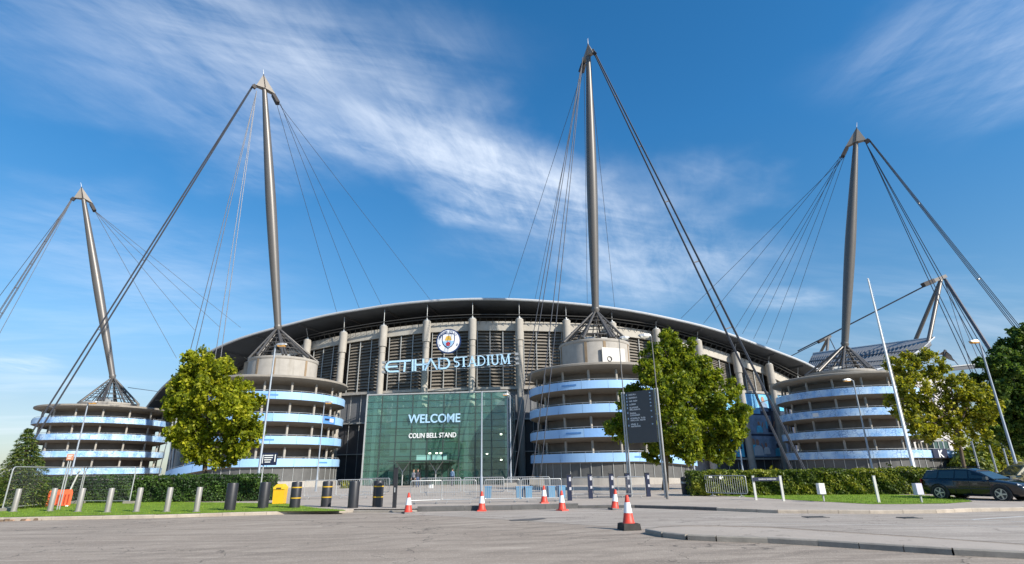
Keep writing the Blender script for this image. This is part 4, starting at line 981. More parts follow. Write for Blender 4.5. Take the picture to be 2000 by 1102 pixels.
# sill ledge under mural and grey wall below
b = MB(); rows = []
for p in np.arange(14, 37, .75): rows.append([EL(p, .7, 2.6), EL(p, .7, 2.85), EL(p, .1, 2.85), EL(p, .1, 2.6)])
b.strip(rows, closed=True).build('ledge', CONC2, bowl)
b = MB(); rows = []
for p in np.arange(14, 25.2, .75): rows.append([EL(p, .2, .1), EL(p, .2, 2.55)])
b.strip(rows).build('pale_wall_panel', GREYP, bowl)
# clutter at the foot between the two left towers
q = W(366, 930, 70); sg = thing('entrance_chute', 'curved pale blue ramp wall with a white shield emblem behind the hedge', 'ramp wall', (q.x, q.y, 0))
b = MB(); L0, L1, L2, L3 = W(354, 935, 70), W(410, 935, 68), W(408, 908, 68), W(366, 878, 71)
b.add([L0, L1, L2, W(380, 902, 70), L3]+[x+Vector((.1, .5, 0)) for x in (L0, L1, L2, W(380, 902, 70), L3)], [(0, 1, 2, 3, 4), (9, 8, 7, 6, 5), (0, 5, 6, 1), (1, 6, 7, 2), (2, 7, 8, 3), (3, 8, 9, 4), (4, 9, 5, 0)])
b.build('panel', BLUE, sg)
e = W(384.5, 915, 67.6); b = MB(); b.prism([(-.42, .62), (.42, .62), (.42, .1), (.25, -.4), (0, -.62), (-.25, -.4), (-.42, .1)], e, (1, 0, 0), UPZ, (0, -1, 0), .06); em = b.build('emblem', WHITE, sg)
b = MB(); b.prism([(-.30, .45), (-.05, .2), (.05, .25), (.32, .5), (.12, .0), (.05, -.35), (-.05, -.35), (-.08, .0)], e+Vector((0, -.07, 0)), (1, 0, 0), UPZ, (0, -1, 0), .03); b.build('emblem_bird', NAVY, em)
b = MB(); a0, a1, a2 = W(372, 845, 72), W(396, 860, 70), W(372, 880, 72)
b.add([W(364, 872, 72), W(392, 866, 71), W(383, 852, 71), W(369, 856, 72)], [(0, 1, 2, 3)]); b.build('fascia', DBLUE, sg)
pp = thing('concrete_pier', 'leaning pale concrete pier between the two left ramp towers', 'pier', W(345, 930, 76))
b = MB(); b.tube(W(343, 932, 76), W(356, 838, 76), .45, .40, 12); b.build('pier', COLM, pp)
b = MB(); b.tube(W(334, 932, 75), W(346, 800, 75), .12, n=8); b.tube(W(330, 932, 77), W(338, 800, 77), .12, n=8); b.build('pipe', GALV, pp)
# ------------------------------------------------------------------ foliage
def leaf_mesh(name, pts, nrm, size, mats, midx, parent, aspect=.62, axis=None):
    n = len(pts); pts = np.asarray(pts, float); nrm = np.asarray(nrm, float); nrm /= np.linalg.norm(nrm, axis=1)[:, None]+1e-9
    if axis is None: axis = RNG.normal(size=(n, 3))
    a = np.asarray(axis, float); a = a-nrm*(a*nrm).sum(1)[:, None]; a /= np.linalg.norm(a, axis=1)[:, None]+1e-9
    c = np.cross(nrm, a); s = np.asarray(size, float).reshape(-1, 1)*np.ones((n, 1))
    fold = nrm*s*.18
    v = np.stack([pts-a*s, pts+c*s*aspect+fold, pts+a*s, pts-c*s*aspect+fold], 1).reshape(-1, 3)
    off = np.zeros(3); p = parent
    while p is not None: off += np.array(p.location); p = p.parent
    v -= off; me = bpy.data.meshes.new(name); me.vertices.add(4*n); me.vertices.foreach_set('co', v.ravel())
    me.loops.add(4*n); me.loops.foreach_set('vertex_index', np.arange(4*n)); me.polygons.add(n)
    me.polygons.foreach_set('loop_start', np.arange(0, 4*n, 4)); me.polygons.foreach_set('loop_total', np.full(n, 4))
    for m in mats: me.materials.append(m)
    me.polygons.foreach_set('material_index', np.asarray(midx, dtype=np.int32)); me.update(calc_edges=True)
    o = bpy.data.objects.new(name, me); COL.objects.link(o); o.parent = parent; return o
GREENS = {}
def greens(key, cols, tr=.35):
    if key not in GREENS: GREENS[key] = [leafmat(key+'_leaf_%s' % w, c, tr) for w, c in zip(('dark', 'mid', 'light'), cols)]
    return GREENS[key]
def tree(label, base, blobs, Y, mats, leaf, dens, trunk_r, trunk_top, seed, shell=.5, limbs=True):
    rs = np.random.default_rng(seed); t = thing('tree', label, 'tree', base, 'street trees')
    cs = []
    for (x, y, r, dy) in blobs:
        c = W(x, y, Y+dy); zc = c.y*math.cos(PITCH)+(c.z-EYE)*math.sin(PITCH); cs.append((c, r/FPX*zc))
    top = Vector(trunk_top); b = MB(); base = Vector(base); pts = []; rr = []
    for i in range(9):
        s = i/8; q = base.lerp(top, s); q += Vector((math.sin(s*7+seed)*.05, math.cos(s*5+seed)*.05, 0))*min(1, 4*s); pts.append(q); rr.append(trunk_r*(1.25 if i == 0 else 1-.62*s))
    b.path(pts, rr, 10); b.build('trunk', BARK, t, smooth=True)
    if limbs:
        for c, r in cs:
            if r < .5: continue
            s0 = pts[min(8, max(3, int(8*rs.uniform(.45, .95))))]; mid = s0.lerp(c, .5)+Vector((0, 0, -.1*r)); b = MB(); b.path([s0, mid, c+Vector((0, 0, .2*r))], [trunk_r*.36, trunk_r*.2, .02], 6); b.build('limb', BARK, t, smooth=True)
    P = []; NN = []; MI = []; SZ = []
    base_cs = list(cs); cs = [(c, r*.80) for c, r in base_cs]
    ctr = sum((c for c, r in base_cs), Vector((0, 0, 0)))/len(base_cs)
    for c, r in base_cs:          # leafy shoots that break the outline
        for _ in range(8 if r > .6 else 4):
            d = Vector(rs.normal(size=3)).normalized()+(c-ctr).normalized()*.7; d.normalize(); cs.append((c+d*r*rs.uniform(.85, 1.22), r*rs.uniform(.16, .34)))
    for c, r in cs:
        n = int(dens*r*r*(1.0 if r > .7 else 1.25)); d = rs.normal(size=(n, 3)); d /= np.linalg.norm(d, axis=1)[:, None]
        ph1, ph2 = rs.uniform(0, 6, 3), rs.uniform(0, 6, 3)
        lump = 1+.20*np.sin(4*d[:, 0]+ph1[0])*np.sin(4*d[:, 1]+ph1[1])+.14*np.sin(7*d[:, 2]+ph2[0]+3*d[:, 0])
        rad_ = r*lump*(shell+(1.06-shell)*rs.random(n)**.6)
        p = np.array(c)+d*rad_[:, None]*np.array([1, 1, .92])
        # clumping: pull leaves to local centres
        k = max(6, int(n/34)); dc = rs.normal(size=(k, 3)); dc /= np.linalg.norm(dc, axis=1)[:, None]; cc_ = np.array(c)+dc*(r*(shell+.1+(1.0-shell)*rs.random(k)**.7))[:, None]*np.array([1, 1, .92])
        w = rs.integers(0, k, n); mv = rs.random(n) < .82
        pc = cc_[w]+rs.normal(size=(n, 3))*max(.10, r*.075)
        p = np.where(mv[:, None], pc, p); ctone = rs.choice(3, k, p=[.34, .42, .24]); tone = np.where(mv & (rs.random(n) < .7), ctone[w], rs.choice(3, n, p=[.3, .45, .25]))
        nn = d*.8+rs.normal(size=(n, 3))*.8+np.array([0, 0, .5]); P.append(p); NN.append(nn); MI.append(tone); SZ.append(leaf*rs.uniform(.6, 1.3, n))
    leaf_mesh('crown', np.concatenate(P), np.concatenate(NN), np.concatenate(SZ), mats, np.concatenate(MI), t)
    return t
LIME = greens('lime', [(.14, .18, .012), (.28, .335, .016), (.44, .46, .03)], .5)
RICH = greens('rich', [(.09, .145, .012), (.185, .25, .016), (.33, .38, .028)], .5)
OLIVE = greens('olive', [(.12, .155, .014), (.24, .27, .018), (.40, .39, .03)], .42)
DEEP = greens('deep', [(.05, .105, .02), (.095, .17, .028), (.17, .25, .04)], .42)
HEDG = greens('hedge', [(.022, .055, .012), (.04, .09, .016), (.07, .135, .022)], .22)
HEDR = greens('hedge_bright', [(.06, .10, .012), (.13, .18, .016), (.23, .26, .025)], .3)
FIRM = greens('needle', [(.05, .105, .028), (.10, .165, .04), (.20, .25, .055)], .25)
# left tree
Yt = 35.5
tree('bright lime-green tree in full leaf behind the left hedge', W(404, 955, Yt+.5).xy.to_3d()+Vector((0, 0, TOPZ)),
    [(385, 705, 19, 0), (380, 735, 30, .3), (420, 735, 34, -.4), (365, 765, 34, .5), (410, 775, 44, -.8), (455, 770, 36, 0), (352, 800, 30, 0), (395, 815, 46, .6), (450, 810, 44, -.7), (484, 790, 24, .2), (375, 845, 38, -.4), (425, 850, 42, .4), (470, 850, 32, 0), (392, 878, 24, 0), (440, 882, 28, .3), (345, 765, 18, 0), (484, 838, 20, 0), (466, 880, 16, -.2)],
    Yt, LIME, .115, 1450, .17, W(405, 770, Yt), 3)
Yt = 42.
tree('big dense green tree behind the dark directory sign', W(1300, 962, Yt).xy.to_3d()+Vector((0, 0, TOPZ)),
    [(1306, 665, 17, 0), (1296, 695, 32, 0), (1334, 705, 34, .4), (1276, 730, 32, -.5), (1322, 742, 52, .6), (1366, 735, 34, 0), (1398, 765, 34, -.4), (1295, 775, 52, -1), (1355, 785, 58, .8), (1420, 800, 34, .3), (1250, 785, 28, .5), (1262, 815, 40, -.6), (1320, 830, 56, -1.2), (1385, 840, 54, .5), (1432, 830, 24, 0), (1228, 828, 28, 0), (1235, 782, 20, 0), (1205, 835, 20, .2), (1285, 860, 30, .4), (1345, 868, 30, -.5), (1395, 862, 28, .3), (1425, 855, 18, 0)],
    Yt, RICH, .12, 1550, .22, W(1302, 760, Yt), 8)
Yt = 42.
tree('loose yellowish-green tree by the parked cars', W(1885, 935, Yt).xy.to_3d()+Vector((0, 0, TOPZ)),
    [(1775, 720, 26, 0), (1745, 712, 16, .3), (1810, 712, 22, 0), (1830, 740, 24, .5), (1790, 755, 30, -.5), (1765, 790, 24, 0), (1825, 785, 36, .5), (1870, 760, 26, -.3), (1895, 790, 34, 0), (1850, 815, 34, .6), (1800, 822, 28, -.5), (1900, 825, 26, .3), (1925, 800, 20, 0), (1860, 842, 26, 0), (1780, 815, 16, 0), (1815, 845, 18, .2), (1905, 768, 20, 0), (1845, 720, 12, 0)],
    Yt, OLIVE, .125, 900, .14, W(1858, 760, Yt), 15, shell=.5)
Yt = 47.
tree('tall dark green tree at the right edge', W(2040, 940, Yt).xy.to_3d()+Vector((0, 0, TOPZ)),
    [(2006, 668, 28, 0), (1992, 700, 38, .5), (2050, 695, 56, 0), (1975, 735, 46, -.5), (2030, 740, 70, .8), (1965, 785, 42, .4), (2010, 800, 62, -.6), (1955, 830, 36, 0), (1990, 848, 40, .5), (2050, 830, 70, 0), (1945, 800, 18, 0), (2085, 720, 60, 0), (1950, 770, 22, .3)],
    Yt, DEEP, .15, 1250, .28, W(2035, 720, Yt), 21)
# conifer at the left edge: whorls of drooping boughs
Yc = 30.; cb = W(40, 992, Yc); cb.z = TOPZ; ct = W(56, 838, Yc)
cf = thing('conifer', 'dark green conifer with drooping boughs at the left edge', 'conifer', cb)
b = MB(); b.path([cb, cb.lerp(ct, .5), ct], [.16, .09, .015], 8); b.build('trunk', BARK, cf)
P = []; AX = []; SZ = []; MI = []; H = ct.z-cb.z; bb = MB()
for w in range(17):
    s = .06+.92*w/16; z = cb.z+H*s; R = 1.75*(1-s)**.85+.10; nbr = int(15-8*s)
    for k in range(nbr):
        a = 2*math.pi*(k+RNG.random())/nbr; L_ = R*RNG.uniform(.75, 1.15); o = cb.lerp(ct, s); prev = o
        for j in range(1, 9):
            q = j/8; pt = o+Vector((math.cos(a)*L_*q, math.sin(a)*L_*q, -L_*.42*q*q+.16*L_*q)); bb.tube(prev, pt, .018*(1.2-q), n=4) if j % 2 == 0 else None
            if j % 2 == 0: prev = pt
            for _ in range(9 if s < .8 else 6):
                sp = .20*(1.15-q)*L_+.04; side = RNG.normal(); pp_ = pt+Vector((-math.sin(a)*side*sp, math.cos(a)*side*sp, RNG.normal()*.045-abs(side)*sp*.25))
                P.append(pp_); AX.append((math.cos(a)-math.sin(a)*side*.8, math.sin(a)+math.cos(a)*side*.8, -.35)); SZ.append(RNG.uniform(.06, .12)); MI.append(int(RNG.choice(3, p=[.45, .35, .2] if q < .75 else [.2, .4, .4])))
bb.build('bough_sprays', BARK, cf)
P = np.array([tuple(p) for p in P]); leaf_mesh('needles', P, RNG.normal(size=P.shape)*.5+np.array([0, 0, 1]), SZ, FIRM, MI, cf, aspect=.22, axis=np.array(AX))
def hedge(label, path, h, depth, mats, n, leaf, seed, zb=TOPZ):
    t = thing('hedge', label, 'hedge', (path[0].x, path[0].y, zb)); rs = np.random.default_rng(seed); b = MB(); P = []; NN = []
    tot = sum((path[i+1]-path[i]).length for i in range(len(path)-1))
    for i in range(len(path)-1):
        p, q = path[i], path[i+1]; d = (q-p); L_ = d.length; d.normalize(); nn = Vector((-d.y, d.x, 0))
        c = (p+q)/2+nn*depth/2; b.box((c.x, c.y, zb+h/2-.05), (L_+(.02 if i else 0), depth-.22, h-.2-.002*i), math.atan2(d.y, d.x))
        k = int(n*L_/tot)
        for face, fr in (('f', .62), ('t', .26), ('b', .06), ('e', .06)):
            m = int(k*fr); u = rs.uniform(-.0, L_, m); bump = .10*np.sin(u*2.1+seed)*np.sin(u*.77)+.05*np.sin(u*5.3)
            if face == 'f': z = rs.uniform(.03, h, m); dd = .06*np.sin(u*3.1+z*4)+.05*np.sin(u*7+z*6)+rs.normal(size=m)*.045; nv = -nn
            elif face == 't': z = h+bump*.5+rs.normal(size=m)*.035; dd = rs.uniform(0, depth, m); nv = UPZ
            elif face == 'b': z = rs.uniform(0, h, m); dd = depth+rs.normal(size=m)*.05; nv = nn
            else: z = rs.uniform(0, h, m); dd = rs.uniform(0, depth, m); u = np.where(rs.random(m) < .5, rs.normal(size=m)*.05, L_+rs.normal(size=m)*.05); nv = d
            z = np.clip(z, .02, h+.15)
            P.append(np.stack([p.x+d.x*u+nn.x*dd, p.y+d.y*u+nn.y*dd, zb+z], 1)); NN.append(np.array(nv)[None]*.7+rs.normal(size=(m, 3))*.6)
    b.build('dark_core', mat('hedge_core', (.018, .028, .010), .95, var=.3), t)  # solid core, coloured dark for the shade between the leaves
    P = np.concatenate(P); n = len(P); patch = np.sin(P[:, 0]*2.3+P[:, 2]*5)+np.sin(P[:, 0]*.9-P[:, 2]*3)+rs.normal(size=n)*.9
    leaf_mesh('foliage', P, np.concatenate(NN), leaf*rs.uniform(.65, 1.35, n), mats, np.where(patch < -.5, 0, np.where(patch < .9, 1, 2)), t); return t
hL = W(95, 975, 34.2); hL2 = W(520, 972, 34.2)
hedge('long dark trimmed hedge behind the row of grey bollards', [Vector((hL.x-6, hL.y+.6, 0)), Vector((hL.x, hL.y, 0)), Vector((hL2.x, hL2.y, 0))], W(300, 931, 34.2).z-TOPZ, 1.4, HEDG, 17000, .062, 2)
hR = [G(1352, 966, TOPZ), G(1600, 970, TOPZ), G(1832, 968, TOPZ)]
hR = [Vector((p.x, p.y, 0)) for p in (W(1352, 960, 33), W(1560, 962, 32.4), W(1840, 962, 31.5))]
hedge('long sunlit leafy hedge along the right verge', hR, W(1600, 919, 32.3).z-TOPZ, 1.5, HEDR, 17000, .068, 4)
# small planting by the glass hall, and shrubs beyond the car park
def bush(name, label, c, r, h, mats, n, leaf, group=None, seed=1, cat='shrub'):
    rs = np.random.default_rng(seed); t = thing(name, label, cat, c, group); b = MB()
    for k in range(5):
        a = 1.26*k; b.tube(Vector(c), Vector(c)+Vector((math.cos(a)*r*.5, math.sin(a)*r*.5, h*.7)), .03*max(1, r*.5), .01, 5)
    b.build('stem', BARK, t); d = rs.normal(size=(n, 3)); d /= np.linalg.norm(d, axis=1)[:, None]; d[:, 2] = np.abs(d[:, 2])*1.0-.12
    lump = 1+.22*np.sin(5*d[:, 0]+seed)*np.sin(5*d[:, 1]+2*seed)+.15*np.sin(9*d[:, 2]+seed)
    rr = (.55+.5*rs.random(n)**.6)*lump; p = np.array(c)+np.stack([d[:, 0]*r, d[:, 1]*r, np.abs(d[:, 2])*h], 1)*rr[:, None]
    leaf_mesh('foliage', p, d+rs.normal(size=(n, 3))*.7+np.array([0, 0, .4]), leaf*rs.uniform(.6, 1.3, n), mats, rs.choice(3, n, p=[.35, .4, .25]), t); return t
for i, (x, r, h, lab) in enumerate(((1897, 2.3, 3.8, 'green shrub mass beyond the car park, behind the yellowish tree trunk'), (1937, 3.2, 4.8, 'tall bright shrub beyond the car park between two grey posts'), (1975, 4.4, 5.0, 'broad shrub beyond the car park at the foot of the leaning lamp'), (2040, 4.5, 6.0, 'dark shrub at the right edge beyond the far car'))):
    p = W(x, 920, 66+2*i); bush('shrub', lab, (p.x, p.y, TOPZ), r, h, OLIVE if i % 2 else HEDR, 2600, .24, 'shrubs beyond the car park', 30+i)
for i, (x, lab) in enumerate(((781, 'round green shrub inside the glass hall left of the doors'), (897, 'round green shrub inside the glass hall right of the doors'))):
    p = W(x, 945, 69.5); bush('shrub', lab, (p.x, p.y, TOPZ), .85, 1.9, HEDR, 500, .12, None, 50+i)
for i, (x, y, Y, r, h, lab) in enumerate(((674, 950, 58, .45, .9, 'small yellowish planter bush near the right end of the plain left ramp tower'), (1512, 925, 55, 1.1, 1.7, 'spiky yellow-green plant by the foot of the slanting cables'), (1740, 925, 58, 1.2, 1.5, 'pale feathery plant poking above the hedge behind the flagpole'))):
    p = W(x, y, Y); bush('plant', lab, (p.x, p.y, TOPZ), r, h, OLIVE, 420, .13, None, 60+i, 'plant')

# ------------------------------------------------------------------ street furniture
def on(px, py, z=TOPZ): g = G(px, py, z); return Vector((g.x, g.y, z))
steelb = thing('bollard', 'grey steel bollard', 'bollard', (0, 0, 0), 'grey steel bollards on the left verge')
MB().lathe([(.115, -.1), (.115, .97), (.105, .995), (.0, 1.0)], n=18).build('post', mat('bollard_steel', (.29, .275, .255), .5, metal=.25, var=.15, scale=4, stain=(.25, .23, .2), streaks=.4), steelb, smooth=True)
MB().lathe([(.17, -.02), (.17, .02), (.125, .03)], n=18).build('base_collar', mat('collar_grey', (.2, .19, .18), .7, var=.2), steelb)
SB = [(26, 1000, 'leftmost grey steel bollard, in front of the conifer'), (97, 999, 'grey steel bollard in front of the orange barrier'), (152, 1000, 'grey steel bollard just right of the orange barrier'), (209, 1001, 'grey steel bollard under the middle of the mesh fence panel'), (266, 1000, 'grey steel bollard just right of the mesh fence panel end'), (325, 1000, 'second grey steel bollard from the black ones'), (383, 1000, 'grey steel bollard next to the plain black bollard')]
for i, (x, y, lab) in enumerate(SB):
    p = on(x, y); o = dup(steelb, p, 0, lab) if i else steelb
    if not i: o.location = p; o['label'] = lab
def black_bollard():
    t = thing('bollard', 'x', 'bollard', (0, 0, 0), 'thick black bollards by the gate')
    MB().lathe([(.235, -.1), (.235, 1.08), (.215, 1.13), (.0, 1.15)], n=24).build('post', BLACK, t, smooth=True); return t
plain = black_bollard(); pb = [(448, 997, 'thick plain black bollard without bands on the grass')]
plain.location = on(448, 997); plain['label'] = pb[0][2]
for z0 in (.93,): MB().lathe([(.238, z0), (.242, z0+.01), (.242, z0+.05), (.238, z0+.06)], n=24).build('groove', mat('black_gloss', (.04, .04, .045), .25, var=0), plain)
band1 = black_bollard(); band1.location = on(513, 993); band1['label'] = 'thick black bollard with a single yellow band beside the yellow grit bin'
MB().lathe([(.236, .78), (.243, .785), (.243, .825), (.236, .83)], n=24).build('yellow_band', YELB, band1)
band2 = black_bollard()
for z in (.40, .86): MB().lathe([(.236, z), (.243, z+.005), (.243, z+.045), (.236, z+.05)], n=24).build('yellow_band', YELB, band2)
BB = [(575, 992, 'black bollard with two yellow bands just right of the yellow grit bin'), (636, 990, 'black bollard with two yellow bands at the end of the grass'), (737, 990, 'black bollard with two yellow bands beside the thick black gatepost')]
for i, (x, y, lab) in enumerate(BB):
    p = on(x, y)
    if i == 0: band2.location = p; band2['label'] = lab
    else: dup(band2, p, .4*i, lab)
band3 = black_bollard(); band3.location = on(689, 992); band3['label'] = 'black bollard with a low yellow band and a rag tied round its top'
MB().lathe([(.236, .36), (.243, .365), (.243, .405), (.236, .41)], n=24).build('yellow_band', YELB, band3)
b = MB(); b.lathe([(.25, .97), (.275, 1.0), (.262, 1.06), (.25, 1.07)], n=14); b.box((.16, -.22, .98), (.14, .10, .22), .4); b.box((-.1, -.25, 1.02), (.16, .08, .12), -.3)
b.build('rag', mat('rag_cloth', (.42, .30, .26), .9, var=.4, scale=12), band3)
t = thing('gatepost', 'thick square black gatepost left of the steel barriers', 'post', on(770, 992)); p = on(770, 992)
hgt = W(770, 915, p.y).z-TOPZ
MB().box((0, 0, hgt/2), (.16, .16, hgt)).build('post', BLACK, t, world=False); MB().box((0, 0, hgt+.015), (.19, .19, .03)).build('cap', BLACK, t, world=False)
b = MB(); b.box((-.0, -.1, hgt*.45), (.05, .06, .2)); b.build('latch', GALV, t, world=False)
# yellow grit bin
p = on(538, 985); gb = thing('grit_bin', 'yellow plastic grit bin behind the black bollards', 'grit bin', p); gb.rotation_euler = (0, 0, .12); gb.location = (p.x, p.y+.45, TOPZ)
b = MB(); b.box((0, 0, .36), (.54, .60, .72), taper=1.06); b.box((0, 0, .03), (.48, .54, .06)); b.build('body', YEL, gb, world=False)
b = MB(); b.prism([(-.29, 0), (.29, 0), (.29, .10), (.12, .26), (-.12, .26), (-.29, .10)], (0, -.36, .72), (1, 0, 0), UPZ, (0, 1, 0), .72); b.build('lid', mat('grit_yellow_lid', (.78, .48, .03), .42, var=.08), gb, world=False)
b = MB(); b.box((0, -.372, .78), (.24, .03, .05)); b.build('handle', BLACK, gb, world=False)
# cones
def cone(base_kind):
    t = thing('traffic_cone', 'x', 'traffic cone', (0, 0, 0), 'traffic cones along the kerb')
    z = .0
    if base_kind == 'block':
        b = MB(); b.box((0, 0, .085), (.52, .52, .17), taper=.93); b.box((0, 0, .175), (.42, .42, .012)); b.build('base_block', mat('recycled_rubber', (.035, .033, .03), .85, var=.4, scale=8, bump=.4), t); z = .18
    elif base_kind == 'black':
        b = MB(); b.box((0, 0, .03), (.46, .46, .06), taper=.94); b.build('base', BLACK, t); z = .06
    else:
        b = MB(); b.box((0, 0, .025), (.40, .40, .05), taper=.92); b.build('base', RED, t); z = .05
    H = .74; r = lambda s: .165*(1-s)+.042*s
    MB().lathe([(r(0)+.02, z), (r(.02), z+.02), (r(.36), z+H*.36)], n=20).build('lower_body', RED, t, smooth=True)
    MB().lathe([(r(.36)+.004, z+H*.36), (r(.74)+.004, z+H*.74)], n=20).build('reflective_sleeve', REFW, t, smooth=True)
    MB().lathe([(r(.74), z+H*.74), (r(.97), z+H*.97), (r(.97)*.9, z+H), (.02, z+H)], n=20).build('tip', RED, t, smooth=True); return t
cn = cone('block'); cn.location = on(1229, 1035, 0); cn.rotation_euler = (0, 0, .2); cn['label'] = 'largest traffic cone, on a thick black block in the road'
cn = cone('black'); cn.location = on(797, 1003, .0); cn['label'] = 'traffic cone on a black base at the left end of the dark kerb'; cn.rotation_euler = (0, 0, .5)
cn2 = dup(cn, on(1201, 995.5, .004), .3, 'traffic cone on a black base beside the dark gate posts'); cn2.rotation_euler = (0, .10, .3)
cr = cone('red'); cr.location = on(941, 998.5, 0); cr['label'] = 'traffic cone with red foot standing in front of the central thin lamp post'
dup(cr, on(1098, 997.5, .004), .7, 'traffic cone with red foot at the right end of the dark kerb'); dup(cr, on(1063, 983, TOPZ), .2, 'small traffic cone with red foot behind the steel barriers')
# crowd barriers
def barrier():
    t = thing('crowd_barrier', 'x', 'barrier', (0, 0, 0), 'steel crowd barriers')
    L_, H0, H1 = 2.3, .18, 1.08; r = .09; pts = []
    for cx, cz, a0 in ((L_/2-r, H1-r, 0), (-L_/2+r, H1-r, 90), (-L_/2+r, H0+r, 180), (L_/2-r, H0+r, 270)):
        for k in range(5): a = rad(a0+90*k/4); pts.append((cx+r*math.cos(a), 0, cz+r*math.sin(a)))
    MB().path(pts, .024, 8, closed=True).build('frame', GALV, t, smooth=True)
    b = MB()
    for k in range(1, 19): x = -L_/2+L_*k/19; b.tube((x, 0, H0), (x, 0, H1), .011, n=5)
    b.build('bars', GALV, t)
    for s in (-1, 1):
        b = MB(); b.tube((s*.8, 0, H0), (s*.8, 0, .04), .02, n=6); b.path([(s*.8, -.30, .015), (s*.8, 0, .06), (s*.8, .30, .015)], .018, 6); b.build('foot', GALV, t)
    return t
br = barrier(); BL = [(800, 862, 986, 984, 'steel crowd barrier nearest the thick black gatepost'), (862, 930, 984, 983, 'steel crowd barrier left of the central thin lamp post'), (946, 1016, 982.5, 981, 'steel crowd barrier just right of the central thin lamp post'), (1018, 1098, 981, 979.5, 'steel crowd barrier at the right end of the front row, by the gate posts')]
for i, (xa, xb, ya, yb, lab) in enumerate(BL):
    a, e = on(xa, ya), on(xb, yb); m = (a+e)/2; rz = math.atan2(e.y-a.y, e.x-a.x); o = br if i == 0 else dup(br, m, rz, lab)
    o.location = m; o.rotation_euler = (0, 0, rz); o['label'] = lab; o.scale = ((e-a).length/2.34, 1, 1)
for (xa, xb, ya, yb, lab) in ((592, 655, 976, 975, 'steel crowd barrier behind the two-banded bollard at the grass end'), (655, 725, 974, 973, 'steel crowd barrier behind the bollard with the rag'), (700, 760, 966, 966, 'steel crowd barrier left of the gatepost, close to the glass hall'), (820, 900, 968, 967, 'back-row steel barrier in front of the hall doors'), (905, 985, 967, 966, 'back-row steel barrier before the right half of the glass hall'), (990, 1075, 967, 966, 'back-row steel barrier below the cable anchors'), (1120, 1160, 972, 972, 'short steel barrier between the first two dark gate posts'), (1160, 1202, 972, 972, 'short steel barrier between the middle dark gate posts'), (1208, 1262, 972, 972, 'short steel barrier behind the legs of the directory sign')):
    a, e = on(xa, ya), on(xb, yb); m = (a+e)/2; o = dup(br, m, math.atan2(e.y-a.y, e.x-a.x), lab); o.scale = ((e-a).length/2.34, 1, 1)
a, e = on(1380, 969), on(1462, 971.5); o = dup(br, (a+e)/2, math.atan2(e.y-a.y, e.x-a.x), 'lone steel barrier standing against the right hedge'); o.scale = ((e-a).length/2.34, 1, 1)
nb = thing('notice', 'round white notice fixed on the lone barrier by the hedge', 'notice', W(1408, 932, a.y-.1)); q = W(1408, 932, a.y-.12)
MB().prism(disc(.12, 20), q, (1, 0, 0), UPZ, (0, -1, 0), .01).build('disc', WHITE, nb)
nb = thing('notice', 'tiny square notice near the left end of the lone barrier by the hedge', 'notice', W(1387, 931, a.y-.12)); q = W(1387, 931, a.y-.12)
b = MB(); b.box(q, (.15, .01, .12)); b.box(q+Vector((.05, -.008, -.03)), (.09, .01, .07)); b.build('sheet', WHITE, nb)
nb = thing('notice', 'small white paper notice on the barrier before the hall doors', 'notice', W(842, 949, 29)); q = W(842, 950, on(842, 984).y-.06)
b = MB(); b.box(q, (.25, .012, .18)); b.box(q+Vector((0, -.006, .06)), (.2, .006, .012)); b.build('sheet', WHITE, nb)
# gate posts
gp_ = thing('gate_post', 'x', 'gate post', (0, 0, 0), 'dark gate posts with white notices')
MB().box((0, 0, .62), (.22, .22, 1.24)).build('post', NAVY, gp_); [MB().box((.045, -.117, z), (.11, .012, h)).build('notice', mat('notice_grey', (.50, .50, .53), .6, var=.3, scale=14), gp_) for z, h in ((1.04, .20), (.58, .14))]
MB().box((0, 0, 1.26), (.25, .25, .04)).build('cap', BLACK, gp_)
for i, (x, y, lab) in enumerate(((1113, 978, 'dark gate post at the right end of the front barriers'), (1154, 974, 'dark gate post left of the leaning black-based cone'), (1196, 973, 'dark gate post directly behind the leaning black-based cone'), (1228, 971, 'dark gate post partly hidden by the left legs of the directory sign'), (1267, 970, 'dark gate post between the legs of the directory sign'))):
    p = on(x, y); o = gp_ if i == 0 else dup(gp_, p, 0, lab); o.location = p; o['label'] = lab
# litter bins
bin_ = thing('litter_bin', 'x', 'bin', (0, 0, 0), 'light blue bins behind the barriers')
MB().box((0, 0, .30), (.36, .34, .60), taper=1.12).build('body', BINB, bin_); MB().box((0, 0, .62), (.44, .41, .05)).build('lid', mat('bin_blue_dark', (.08, .25, .46), .5, var=.1), bin_)
for i, (x, y, lab) in enumerate(((953, 973, 'light blue bin just right of the central thin lamp post'), (1015, 974, 'light blue bin behind the third front barrier'), (1032, 974, 'light blue bin beside another bin under the left cable pair'), (1076, 973, 'light blue bin behind the small red-footed cone'), (1096, 972, 'light blue bin nearest the dark gate posts'))):
    p = on(x, y); o = bin_ if i == 0 else dup(bin_, p, .1*i, lab); o.location = p; o['label'] = lab
bn = thing('litter_bin', 'dark round litter bin just left of the right hedge end', 'bin', on(1340, 966)); MB().lathe([(.22, 0), (.24, .9), (.2, .98), (.05, 1.02)], n=16).build('body', BLACK, bn, world=False); MB().lathe([(.245, .62), (.25, .63), (.25, .72), (.245, .73)], n=16).build('band', GALV, bn, world=False)
